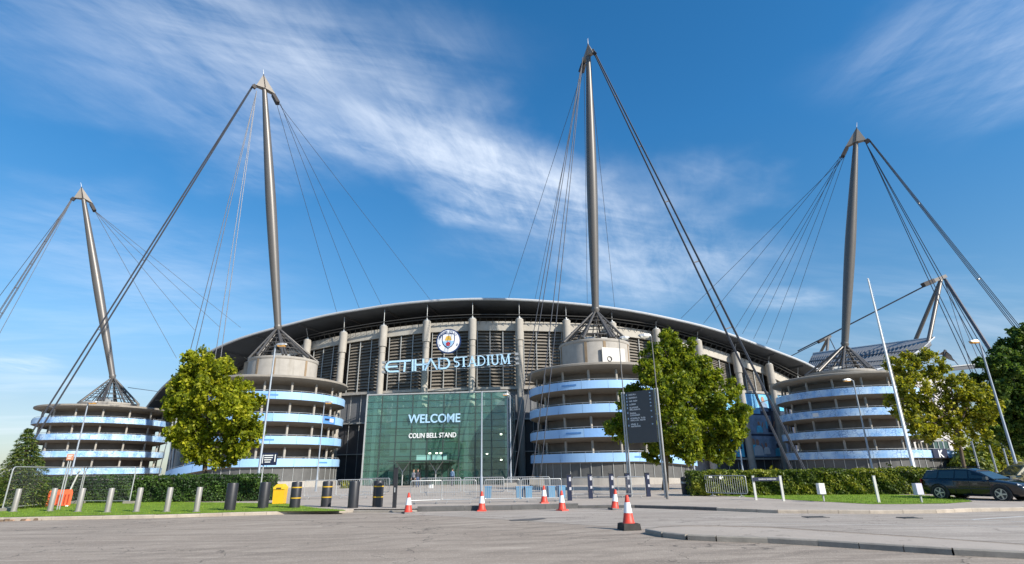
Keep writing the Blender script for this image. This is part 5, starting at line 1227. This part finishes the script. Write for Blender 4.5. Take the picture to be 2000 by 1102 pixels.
# sign directory
p0, p1 = on(1232, 970), on(1302, 972); dr = (p1-p0); dw = dr.length; dr.normalize(); dn = Vector((dr.y, -dr.x, 0)); Ht = W(1222, 768, p0.y).z
ds = thing('directory_sign', 'tall charcoal directory sign with white lines of text on paired steel posts', 'sign', p0)
for s in (0, 1):
    for k in (-.08, .08):
        q = p0+dr*(dw*s+k); MB().tube(q, Vector((q.x, q.y, Ht+.05)), .045, n=10).build('post', GALV, ds, smooth=True)
zb = W(1260, 866, p0.y).z
c = (p0+p1)/2; b = MB(); b.bar(Vector((*(p0+dr*.2).xy, (zb+Ht)/2)), Vector((*(p1-dr*.2).xy, (zb+Ht)/2)), .10, Ht-zb, UPZ); pn = b.build('panel', SIGNB, ds)
lines = ['aaaaaaa', 'aaaaaaaa', 'aaa aaaa', 'aaaaaa', 'aaaaaaaa', 'aaaaaaaaaa', 'aaaaaa', 'aaaaaaaaa', 'aaaaaaaaa aaaa', 'aaaaaaaa aaaaa', 'aaaaa a', 'aaaaaaaaa']
zs = [.055, .12, .185, .25, .315, .355, .425, .465, .525, .565, .64, .68]
b = MB(); rr_ = random.Random(3); Hh = Ht-zb; f0 = p0+dr*.34+dn*.054
for s, z in zip(lines, zs):
    x = .12
    for ch in s:
        w = .075 if ch != ' ' else .05
        if ch != ' ':
            hh = rr_.choice((.075, .075, .10)); k = rr_.random(); zz = Ht-Hh*z
            o = f0+dr*x
            b.prism([(0, -.04), (.018, -.04), (.018, -.04+hh), (0, -.04+hh)], Vector((o.x, o.y, zz)), dr, UPZ, dn, .004)
            b.prism([(.018, -.04 if k < .5 else .015), (.055, -.04 if k < .5 else .015), (.055, -.022 if k < .5 else .033), (.018, -.022 if k < .5 else .033)], Vector((o.x, o.y, zz)), dr, UPZ, dn, .004)
            if k > .3: b.prism([(.042, -.04), (.058, -.04), (.058, .033), (.042, .033)], Vector((o.x, o.y, zz)), dr, UPZ, dn, .005)
        x += w
b.build('text_lines', LWHITE, pn)
b = MB()
for z in (.055, .12, .185, .25, .315, .41, .525, .66):
    o = p0+dr*(dw-.42)+dn*.054; zz = Ht-Hh*z; b.prism([(-.05, 0), (.02, .05), (.02, .02), (.07, .02), (.07, -.02), (.02, -.02), (.02, -.05)], Vector((o.x, o.y, zz)), dr, UPZ, dn, .004)
    o = p0+dr*.30+dn*.054; b.prism([(-.03, -.05), (.03, -.05), (.03, .05), (-.03, .05)], Vector((o.x, o.y, zz)), dr, UPZ, dn, .004)
b.build('arrows', mat('arrow_blue', (.42, .58, .72), .5, var=0), pn)
# small navy sign on a post by the left tower
t = thing('parking_sign', 'navy sign with white lines on a leaning grey post beside the lamp post', 'sign', on(505, 981)); q = on(505, 981)
tp = W(511, 886, q.y); MB().tube(q, Vector((q.x, q.y, tp.z)), .04, n=8).build('post', GALV, t)
a, e = W(511, 897, q.y-.06), W(541, 897, q.y-.06); hh = W(511, 886, q.y).z-W(511, 910, q.y).z
b = MB(); b.box(((a.x+e.x)/2, q.y-.06, a.z), (e.x-a.x, .03, hh)); pp = b.build('panel', NAVY, t)
b = MB()
for k in range(4): b.box(((a.x+e.x)/2-.05-.03*(k > 1), q.y-.079, a.z+hh*(.30-.18*k)), ((e.x-a.x)*(.58, .55, .46, .36)[k], .006, .05))
b.box(((a.x+e.x)/2+.33, q.y-.079, a.z+.05), (.05, .006, hh*.6)); b.box((a.x+.07, q.y-.079, a.z), (.04, .006, hh*.7)); b.build('text_lines', LWHITE, pp)
# lamps
def lamp(label, x, yb, Y, xt, yt, head, arm=0., r=.075, amber=True, base_z=TOPZ, pm=None):
    q = W(x, yb, Y); q.z = base_z; top = W(xt, yt, Y).z; t = thing('street_lamp', label, 'street lamp', q, 'street lamps round the forecourt')
    b = MB(); b.lathe([(r*1.45, 0), (r*1.45, 1.1), (r*1.0, 1.25), (r*.62, top-base_z)], n=12); b.build('pole', pm or POLEM, t, smooth=True, world=False)
    if head:
        b = MB(); b.tube((0, 0, top-base_z-.05), (arm*.6, -.05, top-base_z+.06), .035, n=6); b.build('bracket', POLEM, t, world=False)
        s = 1 if arm >= 0 else -1; b = MB(); o = Vector((arm*.6, -.05, top-base_z+.04))
        rows = []
        for k, (dx, w, h0, h1) in enumerate(((0, .08, -.05, .05), (.12, .14, -.07, .09), (.38, .17, -.07, .10), (.62, .12, -.04, .06), (.70, .04, -.01, .02))):
            rows.append([o+Vector((s*dx, -w, h0)), o+Vector((s*dx, -w*.6, h1)), o+Vector((s*dx, w*.6, h1)), o+Vector((s*dx, w, h0))])
        b.strip(rows, closed=True).build('lamp_head', GALV, t, world=False)
        b = MB(); b.box(o+Vector((s*.34, 0, -.10)), (.42, .24, .10), taper=1.2); b.build('lens', AMBER if amber else mat('pale_lens', (.7, .68, .6), .3, var=0), t, world=False)
    return t
lamp('street lamp in front of the plain left ramp tower with amber lens', 498, 978, 35.0, 526, 675, True, .15)
lamp('thin street lamp with small amber head standing right of the small navy sign', 617, 955, 50, 633, 787, True, .1, .06)
lamp('slender street lamp pole in the middle of the glass hall front', 940, 970, 35.5, 942, 765, False, 0, .06)
lamp('street lamp at the right edge of the glass hall with amber head', 998, 948, 61, 1001, 771, True, -.3, .08)
lamp('street lamp rising behind the left posts of the directory sign', 1233, 967, 37.8, 1216, 661, True, .1, .05, False, pm=POLED)
lamp('street lamp pole just right of the directory sign', 1304, 978, 30.2, 1267, 657, True, -.1, .042, False, pm=POLED)
lamp('street lamp with amber head before the printed right ramp tower', 1706, 925, 46, 1668, 743, True, -.35, .075)
lamp('leaning-looking street lamp at the right with amber head', 1990, 925, 37.5, 1921, 668, True, -.1, .09)  # lens is plain amber glass
lamp('street lamp in front of the far left printed ramp tower', 131, 960, 44, 158, 787, True, .1, .07)
lamp('thin street lamp before the supporter mural', 1451, 920, 60, 1437, 826, False, 0, .08)
lamp('thin pole before the plain grey wall left of the mural', 1357, 925, 60, 1353, 895, False, 0, .09)
p = on(1785, 950); q = W(1784, 912, 36.); fp = thing('flagpole', 'tall white flagpole without flag before the printed right ramp tower', 'flagpole', (q.x, q.y, TOPZ)); ft = W(1701, 546, 36).z
MB().lathe([(.15, 0), (.15, .5), (.115, .55), (.05, ft-TOPZ)], n=12).build('pole', WHITE, fp, smooth=True, world=False); MB().lathe([(.0, -.06), (.07, 0), (.0, .07)], (0, 0, ft-TOPZ+.04), n=10).build('finial', WHITE, fp, world=False)
b = MB(); b.tube((.10, -.12, 1.2), (.06, -.07, ft-TOPZ-.2), .008, n=4); b.build('halyard', WHITE, fp, world=False)
for i, (x, yb, xt, yt, Y, lab) in enumerate(((1912, 915, 1889, 862, 55, 'grey post behind the far car, left of the bright shrub'), (1944, 912, 1927, 862, 55, 'thick grey post between two shrubs beyond the cars'), (1970, 912, 1951, 866, 58, 'grey post in front of the broad shrub beyond the cars'), (1853, 912, 1841, 862, 80, 'light post beside the green corner block of the end stand'))):
    q = W(x, yb, Y); top = W(xt, yt, Y).z; t = thing('post', lab, 'post', (q.x, q.y, TOPZ)); MB().lathe([(.12, 0), (.12, .8), (.085, .85), (.075, top-TOPZ), (.0, top-TOPZ+.06)], n=10).build('shaft', POLEM, t, world=False); MB().lathe([(.15, 0), (.15, .08), (.1, .12)], n=10).build('collar', GALV, t, world=False)
# stakes with boxes on the right verge
for i, (x, yb, yt, lab) in enumerate(((1608, 980, 944, 'white box on a short stake before the right hedge, left one'), (1799, 982, 944, 'lilac-white box on a short stake near the dark estate car'))):
    q = on(x, yb); top = W(x, yt, q.y).z; t = thing('marker_box', lab, 'marker box', q, 'boxes on stakes in the right verge'); h = top-TOPZ
    MB().box((.04, 0, h*.3), (.06, .06, h*.6)).build('stake', GALV, t, world=False); m = WHITE if i == 0 else mat('lilac_white', (.60, .58, .70), .5, var=.05)
    b = MB(); b.box((0, 0, h*.70), (.27, .26, h*.60), taper=.94); b.build('box', m, t, world=False); b = MB(); b.box((.0, -.132, h*.42), (.26, .012, .03)); b.build('rim', GALV, t, world=False)
for x, yb, yt, lab in ((1477, 977, 930, 'left white stake carrying the small dark name board'), (1531, 979, 930, 'right white stake carrying the small dark name board'), (1717, 982, 930, 'lone thin white stake on the right verge')):
    q = on(x, yb); top = W(x-6, yt, q.y).z; t = thing('stake', lab, 'stake', q, 'thin white stakes in the right verge'); MB().box((0, 0, (top-TOPZ)/2), (.10, .07, top-TOPZ)).build('stake', mat('stake_white', (.56, .56, .52), .7, var=.15), t, world=False); MB().box((0, 0, top-TOPZ+.012), (.12, .09, .02)).build('cap', GALV, t, world=False)
q = W(1499, 936, on(1477, 977).y-.08); t = thing('name_board', 'small dark name board fixed between two white stakes', 'sign', q); b = MB(); b.box(q, (1.42, .03, .17)); pn = b.build('board', NAVY, t); b = MB()
for k in range(14): b.box(q+Vector((-.42+.06*k+.03*(k > 5), -.018, 0)), (.04, .006, .055 if k % 3 else .075))
b.build('text_line', mat('dull_white', (.45, .46, .48), .6, var=0), pn)
# temporary fence panels, prop and orange barrier at the left
mesh_m = bpy.data.materials.new('fence_mesh'); mesh_m.use_nodes = True
def fence_panel(label, a, e, H):
    t = thing('mesh_fence', label, 'fence', a, 'temporary mesh fence panels'); d = e-a; L_ = d.length; d.normalize(); r = .18; b = MB(); pts = []
    for cx, cz, a0 in ((L_-r, H-r, 0), (r, H-r, 90)):
        for k in range(6): an = rad(a0+90*k/5); pts.append(a+d*(cx+r*math.cos(an))+Vector((0, 0, cz+r*math.sin(an))))
    pts = [a+d*L_]+pts+[a]; b.path(pts, .03, 6); b.tube(a+Vector((0, 0, .15)), e+Vector((0, 0, .15)), .02, n=5); b.build('frame', GALV, t, smooth=True)
    b = MB(); n = int(L_/.11)
    for k in range(1, n): q = a+d*(L_*k/n); b.tube(q+Vector((0, 0, .15)), q+Vector((0, 0, H-.01)), .0022, n=3)
    for k in range(1, 9): b.tube(a+Vector((0, 0, .15+(H-.15)*k/9)), e+Vector((0, 0, .15+(H-.15)*k/9)), .0026, n=3)
    b.build('mesh_wires', GALV, t)
    b = MB(); b.box(a+Vector((0, 0, .07)), (.6, .24, .14)); b.box(e+Vector((0, 0, .07)), (.6, .24, .14)); b.build('foot_block', CONC, t); return t
fa, fb, fc = on(3, 999), on(150, 984), on(252, 984)
f_h = W(150, 914, fb.y).z-TOPZ
fence_panel('mesh fence panel with pale rounded top in front of the conifer', fa, fb, f_h); fence_panel('mesh fence panel in front of the hedge, ending by its own post', fb+Vector((.08, .02, 0)), fc, f_h)
t = thing('fence_prop', 'slanting white prop bracing the fence beside the orange barrier', 'prop', on(124, 984)); MB().tube(W(158, 914, fb.y-.1), on(124, 984), .045, n=8).build('brace', WHITE, t); MB().box(on(124, 984)+Vector((0, 0, .05)), (.4, .25, .1)).build('foot', CONC, t)
q = on(113, 996); t = thing('sign_post', 'twin thin posts with a small orange notice left of the fence prop', 'sign', q); tz = W(131, 900, q.y).z
for k in (-.05, .06): MB().tube(q+Vector((k, 0, 0)), Vector((q.x+k, q.y, tz)), .028, n=6).build('post', GALV, t)
c = Vector((q.x+.02, q.y-.05, W(135, 893, q.y).z)); b = MB(); b.box(c, (.34, .02, .30)); nn = b.build('notice', mat('notice_orange', (.66, .30, .18), .6, var=.25, scale=6), t); b = MB()
for k in range(3): b.box(c+Vector((-.02*k, -.013, .08-.07*k)), (.22-.03*k, .006, .03))
b.build('text_lines', LWHITE, nn)
# orange plastic barrier
a, e = on(88, 991), on(136, 989); d = e-a; L_ = d.length; d.normalize(); t = thing('plastic_barrier', 'orange plastic barrier lying behind the grey bollards near the conifer', 'barrier', a); nrm = Vector((d.y, -d.x, 0)); hz = W(110, 957, a.y).z-TOPZ
b = MB(); b.prism([(0, .05), (L_, .05), (L_*1.0, hz*.82), (L_*.95, hz), (L_*.05, hz), (0, hz*.85)], a, d, UPZ, nrm, .06); b.build('panel', ORNG, t); b = MB()
for k in range(1, 7): b.bar(a+d*(L_*k/7)+nrm*.08+Vector((0, 0, .12)), a+d*(L_*k/7)+nrm*.08+Vector((0, 0, hz*.72)), .05, .05)
b.build('ribs', mat('orange_dark', (.45, .07, .03), .6, var=.1), t); b = MB()
for s in (.15, .85): b.bar(a+d*L_*s-nrm*.3+Vector((0, 0, .03)), a+d*L_*s+nrm*.35+Vector((0, 0, .03)), .12, .06)
b.build('foot', WHITE, t)
# broken kerb rubble at the far left edge of the verge
t = thing('rubble', 'broken earth and brick along the verge edge at the far left', 'rubble', (0, 0, 0)); t['kind'] = 'stuff'; b = MB(); rr_ = random.Random(9)
for k in range(150):
    x = rr_.uniform(-40, 120); g = G(x, 1016-.03*x+rr_.uniform(-4, 2), .02); s = rr_.uniform(.03, .16); b.box((g.x, g.y, s*.25), (s*1.6, s, s*.6), rr_.uniform(0, 3), rr_.choice((0, 0, 1)), rr_.uniform(.6, .95))
b.build('lumps', [mat('earth', (.16, .11, .07), .95, var=.4, scale=5), mat('broken_brick', (.36, .22, .15), .9, var=.3, scale=4)], t)

# ------------------------------------------------------------------ cars
def car(label, group, paint, L_=4.75, Wd=1.80, H=1.46, estate=True):
    t = thing('parked_car', label, 'car', (0, 0, 0), group); hw = Wd/2; x0, x1 = -L_/2, L_/2
    # stations along the car: x, half width, bottom, shoulder z, deck z
    ST = [(-.5, .72, .42, .66, .72), (-.492, .84, .30, .72, .86), (-.46, .93, .24, .80, .95), (-.38, .985, .22, .84, .985), (-.25, 1., .20, .85, .975), (-.08, 1., .20, .845, .955), (.08, 1., .20, .835, .94), (.19, .995, .20, .83, .925), (.27, .985, .21, .80, .895), (.36, .96, .22, .765, .84), (.44, .91, .24, .70, .765), (.48, .82, .28, .62, .69), (.497, .70, .34, .56, .62), (.5, .66, .40, .52, .56)]
    rows = []
    for s, w, zb, zs, zd in ST:
        x = s*L_; w *= hw; k = []
        for yy, zz in ((.0, zb), (.80, zb), (.96, zb+.10), (1.0, zb+(zs-zb)*.5), (.985, zs), (.90, zs+(zd-zs)*.62), (.62, zd), (.0, zd+.015)): k.append((x, yy*w, zz))
        rows.append(k+[(a_, -b_, c_) for a_, b_, c_ in reversed(k[1:-1])])
    b = MB(); b.strip(rows, closed=True); n = len(rows[0]); b.f += [tuple(range(n-1, -1, -1)), tuple(range((len(rows)-1)*n, len(rows)*n))]; b.m += [0, 0]
    body = b.build('body', paint, t, smooth=True)
    # cabin: x (of belt), roof x, width
    re, rt = (-.478, -.43) if estate else (-.43, -.30)
    GST = [(re, rt, 0), (-.30, -.28, 1), (-.12, -.11, 1), (.02, .015, 1), (.255, .085, 2)]
    zr = lambda i: (H-.07, H-.015, H, H-.01, H-.09)[i]
    zbt = .93; rows = []; W0, W1 = hw*.905, hw*.70
    for i, (s, r, _) in enumerate(GST):
        xb, xr = s*L_, r*L_; k = [(xb, W0*(.93 if i in (0, 4) else 1), zbt-.03), (xr, W1*(.93 if i in (0, 4) else 1), zr(i)-.035), (xr, W1*.72, zr(i)), (xr, 0, zr(i)+.02)]
        rows.append(k+[(a_, -b_, c_) for a_, b_, c_ in reversed(k[:-1])])
    b = MB(); b.strip(rows); n = 7; b.f += [tuple(range(n-1, -1, -1)), tuple(range(4*n, 5*n))]; b.m += [0, 0]; cab = b.build('cabin', paint, t)
    gm = MATS.get('car_glass') or mat('car_glass', (.03, .045, .05), .05, var=0, spec=.9)
    def quad(p, m=.0): return [Vector(x) for x in p]
    for sd in (1, -1):
        for i in range(4):
            A, B = rows[i], rows[i+1]; j = (0, 1) if sd > 0 else (6, 5)
            a0, a1, b0, b1 = Vector(A[j[0]]), Vector(A[j[1]]), Vector(B[j[0]]), Vector(B[j[1]])
            f = lambda u, v: (a0.lerp(b0, u)).lerp(a1.lerp(b1, u), v)+Vector((0, sd*.012, .003))
            u0, u1 = (.10, .94) if i == 0 else ((.05, .95) if i < 3 else (.05, .80)); g = MB(); top1 = .86 if i < 3 else .80
            pts = [f(u0, .12), f(u1, .12), f(u1 if i < 3 else .52, top1), f(u0, .86)]; g.add(pts+[p-Vector((0, sd*.02, 0)) for p in pts], [(0, 1, 2, 3), (7, 6, 5, 4), (0, 4, 5, 1), (1, 5, 6, 2), (2, 6, 7, 3), (3, 7, 4, 0)]); g.build('side_window', gm, t)
        for xs in (-.13, .135):
            g = MB(); g.bar((xs*L_, sd*(hw*1.0), .82), ((xs+.04)*L_, sd*(hw*1.0), .82), .03, .03); g.build('door_handle', GALV if paint.name == 'x' else paint, t)
        g = MB(); g.bar((-.40*L_, sd*hw*.993, .53), (.30*L_, sd*hw*.993, .53), .03, .05); g.build('rubbing_strip', BLACK, t)
        g = MB(); g.box((.205*L_, sd*(hw+.09), .97), (.16, .20, .13), taper=.85); g.box((.20*L_, sd*(hw-.03), .94), (.06, .14, .04)); g.build('wing_mirror', paint, t)
        g = MB()
        for xs in (-.125, .03, .215):
            g.bar((xs*L_, sd*(hw*.998), .30), ((xs-.005)*L_, sd*(hw*.985), .86), .012, .014, (1, 0, 0))
        g.build('door_seam', BLACK, t)
    A, B = rows[3], rows[4]
    def ws(u, v): return Vector(B[0]).lerp(Vector(B[6]), u).lerp(Vector(B[1]).lerp(Vector(B[5]), u), v)
    rowsA = rows[4]; g = MB(); pts = [ws(.04, .08), ws(.96, .08), ws(.93, .90), ws(.07, .90)]; pts = [p+Vector((.02, 0, .012)) for p in pts]; g.add(pts+[p-Vector((.02, 0, .012)) for p in pts], [(0, 1, 2, 3), (7, 6, 5, 4), (0, 4, 5, 1), (1, 5, 6, 2), (2, 6, 7, 3), (3, 7, 4, 0)]); g.build('windscreen', gm, t)
    R0 = rows[0]; f = lambda u, v: Vector(R0[0]).lerp(Vector(R0[6]), u).lerp(Vector(R0[1]).lerp(Vector(R0[5]), u), v)+Vector((-.015, 0, 0)); g = MB(); pts = [f(.07, .15), f(.93, .15), f(.9, .85), f(.1, .85)]; g.add(pts+[p+Vector((.012, 0, 0)) for p in pts], [(0, 1, 2, 3), (7, 6, 5, 4), (0, 4, 5, 1), (1, 5, 6, 2), (2, 6, 7, 3), (3, 7, 4, 0)]); g.build('rear_window', gm, t)
    if estate:
        for sd in (1, -1): g = MB(); g.path([(-.40*L_, sd*W1*.86, H+.0), (-.38*L_, sd*W1*.86, H+.05), (.0, sd*W1*.86, H+.06), (.03*L_, sd*W1*.86, H+.01)], .018, 6); g.build('roof_rail', BLACK, t)
    for xs in (-.295, .300):
        for sd in (1, -1):
            y = sd*(hw-.105); x = xs*L_
            g = MB(); g.path([(x+.385*math.cos(q), sd*(hw*.985+.004), .32+.385*math.sin(q)) for q in np.linspace(-.25, math.pi+.25, 19)], .03, 6); g.build('wheel_arch', BLACK if paint is not None else paint, t)
            def wl(prof):
                m = MB(); m.lathe(prof, n=24); m.v = [(v[0]+x, y+sd*v[2], .32+v[1]) for v in m.v]; return m
            g = MB(); m = MB(); m.lathe([(.36, -.06), (.36, .095), (.05, .098)], n=22); m.v = [(v[0]+x, y+sd*v[2], .33+v[1]) for v in m.v]; m.build('wheel_well', BLACK, t)
            wh = wl([(.20, -.1), (.30, -.1), (.318, -.07), (.318, .09), (.30, .115), (.225, .118), (.215, .10)]).build('wheel', TYRE, t, smooth=True)
            m = MB(); m.lathe([(.222, .105), (.222, .122), (.205, .122), (.205, .105)], n=24, closed=True)
            for k in range(5):
                a = 2*math.pi*k/5+.3; m.bar((.03*math.sin(a), .03*math.cos(a), .112), (.21*math.sin(a), .21*math.cos(a), .112), .055, .02, (0, 0, 1))
            m.lathe([(.055, .10), (.055, .128), (.0, .13)], n=12); m.v = [(v[0]+x, y+sd*v[2], .32+v[1]) for v in m.v]; m.build('rim', RIM, wh)
            m = MB(); m.lathe([(.20, .0999), (.20, .1005), (.0, .101)], n=16); m.v = [(v[0]+x, y+sd*v[2], .32+v[1]) for v in m.v]; m.build('brake_disc', mat('brake_dark', (.05, .05, .052), .6, var=0), wh)
    for sd in (1, -1):
        g = MB(); yy = [(.455, .86, .70), (.49, .62, .60), (.497, .34, .585)]; rows_ = []
        lo, hi = [], []
        for s, w, z in yy: lo.append(Vector((s*L_+.012, sd*w*hw*.98, z-.055))); hi.append(Vector((s*L_-.02, sd*w*hw*.96, z+.055)))
        g.strip([lo, hi]); g.strip([[p+Vector((.0, 0, 0)) for p in hi], [p+Vector((-.06, 0, .0)) for p in hi]]); g.build('headlight', mat('lamp_clear', (.62, .66, .70), .12, metal=.2, var=.1), t)
        g = MB(); g.box((-.493*L_, sd*hw*.76, .76), (.05, .18, .34)); g.build('tail_light', mat('tail_red', (.35, .01, .01), .2, var=0), t)
    g = MB(); g.box((.502*L_, 0, .545), (.05, .72, .17)); g.build('grille_surround', mat('chrome', (.62, .63, .64), .15, metal=.9, var=0), t); g = MB()
    for k in range(4): g.box((.509*L_, 0, .49+.036*k), (.03, .64, .02))
    g.build('grille', BLACK, t); g = MB(); g.box((.50*L_, 0, .33), (.06, 1.2, .10)); g.build('lower_intake', BLACK, t)
    g = MB(); g.box((.513*L_, 0, .42), (.02, .52, .11)); g.build('number_plate', WHITE, t)
    return t
def paintm(name, col):
    m = mat(name, col, .22, var=0); m.node_tree.nodes['Principled BSDF'].inputs['Coat Weight'].default_value = .6; m.node_tree.nodes['Principled BSDF'].inputs['Coat Roughness'].default_value = .05; return m
PB = paintm('black_paint', (.006, .0065, .009)); PG = paintm('gold_green_paint', (.17, .15, .065))
c1 = car('dark blue-black estate car with front wheel turned to the road', 'parked cars', PB, 4.1, 1.74, 1.38)
_w = G(1960, 981, .07); _a = rad(-66); _o = Matrix.Rotation(_a, 3, 'Z') @ Vector((.30*4.1, -.86, 0))
c1.location = (_w.x-_o.x, _w.y-_o.y, .07); c1.rotation_euler = (0, 0, _a); c1['label'] = 'nearer dark blue-black estate car parked at the end of the hedge'
c2 = car('farther gold-green hatchback parked behind the dark estate car', 'parked cars', PG, 4.2, 1.78, 1.52, True)
c2.location = (28.9, 32.6, .12); c2.rotation_euler = (0, 0, rad(176))

# ------------------------------------------------------------------ people
def person(label, loc, rz, shirt, trousers, hair, arm=.3, h=1.72, step=.12):
    k = h/1.75; V = {}; E = []
    J = {'pelvis': (0, 0, .95, .15, .11), 'waist': (0, 0, 1.12, .145, .10), 'chest': (0, 0, 1.33, .165, .115), 'neckb': (0, 0, 1.46, .075, .07), 'neck': (0, -.01, 1.53, .055, .055), 'head': (0, -.02, 1.63, .085, .095), 'crown': (0, -.015, 1.71, .075, .085)}
    par = [('pelvis', 'waist'), ('waist', 'chest'), ('chest', 'neckb'), ('neckb', 'neck'), ('neck', 'head'), ('head', 'crown')]
    for s, n in ((1, 'r'), (-1, 'l')):
        d = step*s
        J.update({'hip'+n: (.09*s, 0, .88, .095, .095), 'knee'+n: (.10*s, -d*.6-.02, .50, .058, .062), 'ankle'+n: (.10*s, -d*.5+.02 if s > 0 else d*.0+.06, .09, .042, .042), 'toe'+n: (.115*s, (-d*.5-.14) if s > 0 else -.08, .045, .036, .03),
                  'sh'+n: (.175*s, 0, 1.41, .062, .058), 'elb'+n: (.24*s, .03-.1*arm, 1.13, .043, .043), 'wr'+n: (.235*s, -.05-.5*arm*.4, .89, .03, .03), 'palm'+n: (.232*s, -.075-.2*arm, .82, .03, .018)})
        par += [('pelvis', 'hip'+n), ('hip'+n, 'knee'+n), ('knee'+n, 'ankle'+n), ('ankle'+n, 'toe'+n), ('chest', 'sh'+n), ('sh'+n, 'elb'+n), ('elb'+n, 'wr'+n), ('wr'+n, 'palm'+n)]
        for f in range(4):
            J['f%d%s' % (f, n)] = (.232*s+.0, -.11-.2*arm+.022*f, .745-.008*(f in (1, 2)), .009, .009); par.append(('palm'+n, 'f%d%s' % (f, n)))
        J['th'+n] = (.215*s, -.125-.2*arm, .80, .010, .010); par.append(('palm'+n, 'th'+n))
    names = list(J); me = bpy.data.meshes.new('person'); me.from_pydata([tuple(k*c for c in J[n][:3]) for n in names], [(names.index(a), names.index(b)) for a, b in par], []); o = bpy.data.objects.new('person', me); COL.objects.link(o)
    md = o.modifiers.new('skin', 'SKIN'); 
    if not me.skin_vertices: me.skin_vertices.new()
    for i, n in enumerate(names): sv = me.skin_vertices[0].data[i]; sv.radius = (J[n][3]*k, J[n][4]*k); sv.use_root = (n == 'pelvis')
    o.modifiers.new('sub', 'SUBSURF').levels = 2; o.modifiers['sub'].render_levels = 2
    bpy.context.view_layer.update(); ev = o.evaluated_get(bpy.context.evaluated_depsgraph_get()); m2 = bpy.data.meshes.new_from_object(ev); bpy.data.objects.remove(o)
    t = bpy.data.objects.new('person', m2); COL.objects.link(t); t.location = loc; t.rotation_euler = (0, 0, rz); tag(t, label, 'person')
    m2.materials.clear(); SK = mat('skin', (.48, .28, .20), .55, var=.06); sh = mat('shoe', (.03, .028, .028), .6, var=.1)
    for m in (SK, shirt, trousers, sh): m2.materials.append(m)
    for p in m2.polygons:
        c = p.center; z = c.z/k; p.use_smooth = True; p.material_index = 3 if z < .10 else (2 if z < 1.0 and abs(c.x) < .19*k else (0 if z > 1.49 or z < .92 else 1))
    hm = MB(); hm.lathe([(.088, 1.63), (.098, 1.68), (.088, 1.74), (.05, 1.785), (.0, 1.795)], (0, .012, 0), n=14); hm.v = [(x*k, y*k, z*k) for x, y, z in hm.v]; hm.build('hair', hair, t, world=False)
    fm = MB()
    for s in (-1, 1): fm.box((.032*s*k, -.118*k, 1.648*k), (.02*k, .01*k, .012*k))
    fm.build('eyes', BLACK, t, world=False); fm = MB(); fm.box((0, -.122*k, 1.618*k), (.022*k, .03*k, .04*k), taper=.6); fm.build('nose', SK, t, world=False); fm = MB(); fm.box((0, -.112*k, 1.582*k), (.045*k, .012*k, .01*k)); fm.build('mouth', mat('lips', (.35, .12, .10), .5, var=0), t, world=False)
    for s in (-1, 1): fm = MB(); fm.box((.092*s*k, .0, 1.635*k), (.02*k, .035*k, .055*k), taper=.8); fm.build('ear', SK, t, world=False)
    return t
DC = lambda n, c: mat(n, c, .85, var=.15, scale=6)
p = W(815, 950, 57.).xy.to_3d()+Vector((0, 0, TOPZ)); person('person in a dark jacket and jeans walking left of the hall doors', p, .5, DC('dark_jacket', (.03, .03, .04)), DC('denim', (.07, .10, .18)), DC('brown_hair', (.06, .035, .02)))
p = W(807, 950, 58.).xy.to_3d()+Vector((0, 0, TOPZ)); person('person in a pale top standing beside the one in a dark jacket', p, -.4, DC('pale_top', (.24, .25, .28)), DC('black_trousers', (.03, .03, .035)), DC('fair_hair', (.25, .16, .07)), .1, 1.66, .05)
p = W(883, 950, 60.).xy.to_3d()+Vector((0, 0, TOPZ)); person('person in a light blue shirt near the right of the hall doors', p, 2.6, DC('pale_blue_shirt', (.18, .28, .42)), DC('navy_trousers', (.03, .04, .08)), DC('dark_hair', (.025, .018, .014)), .2, 1.76, .10)
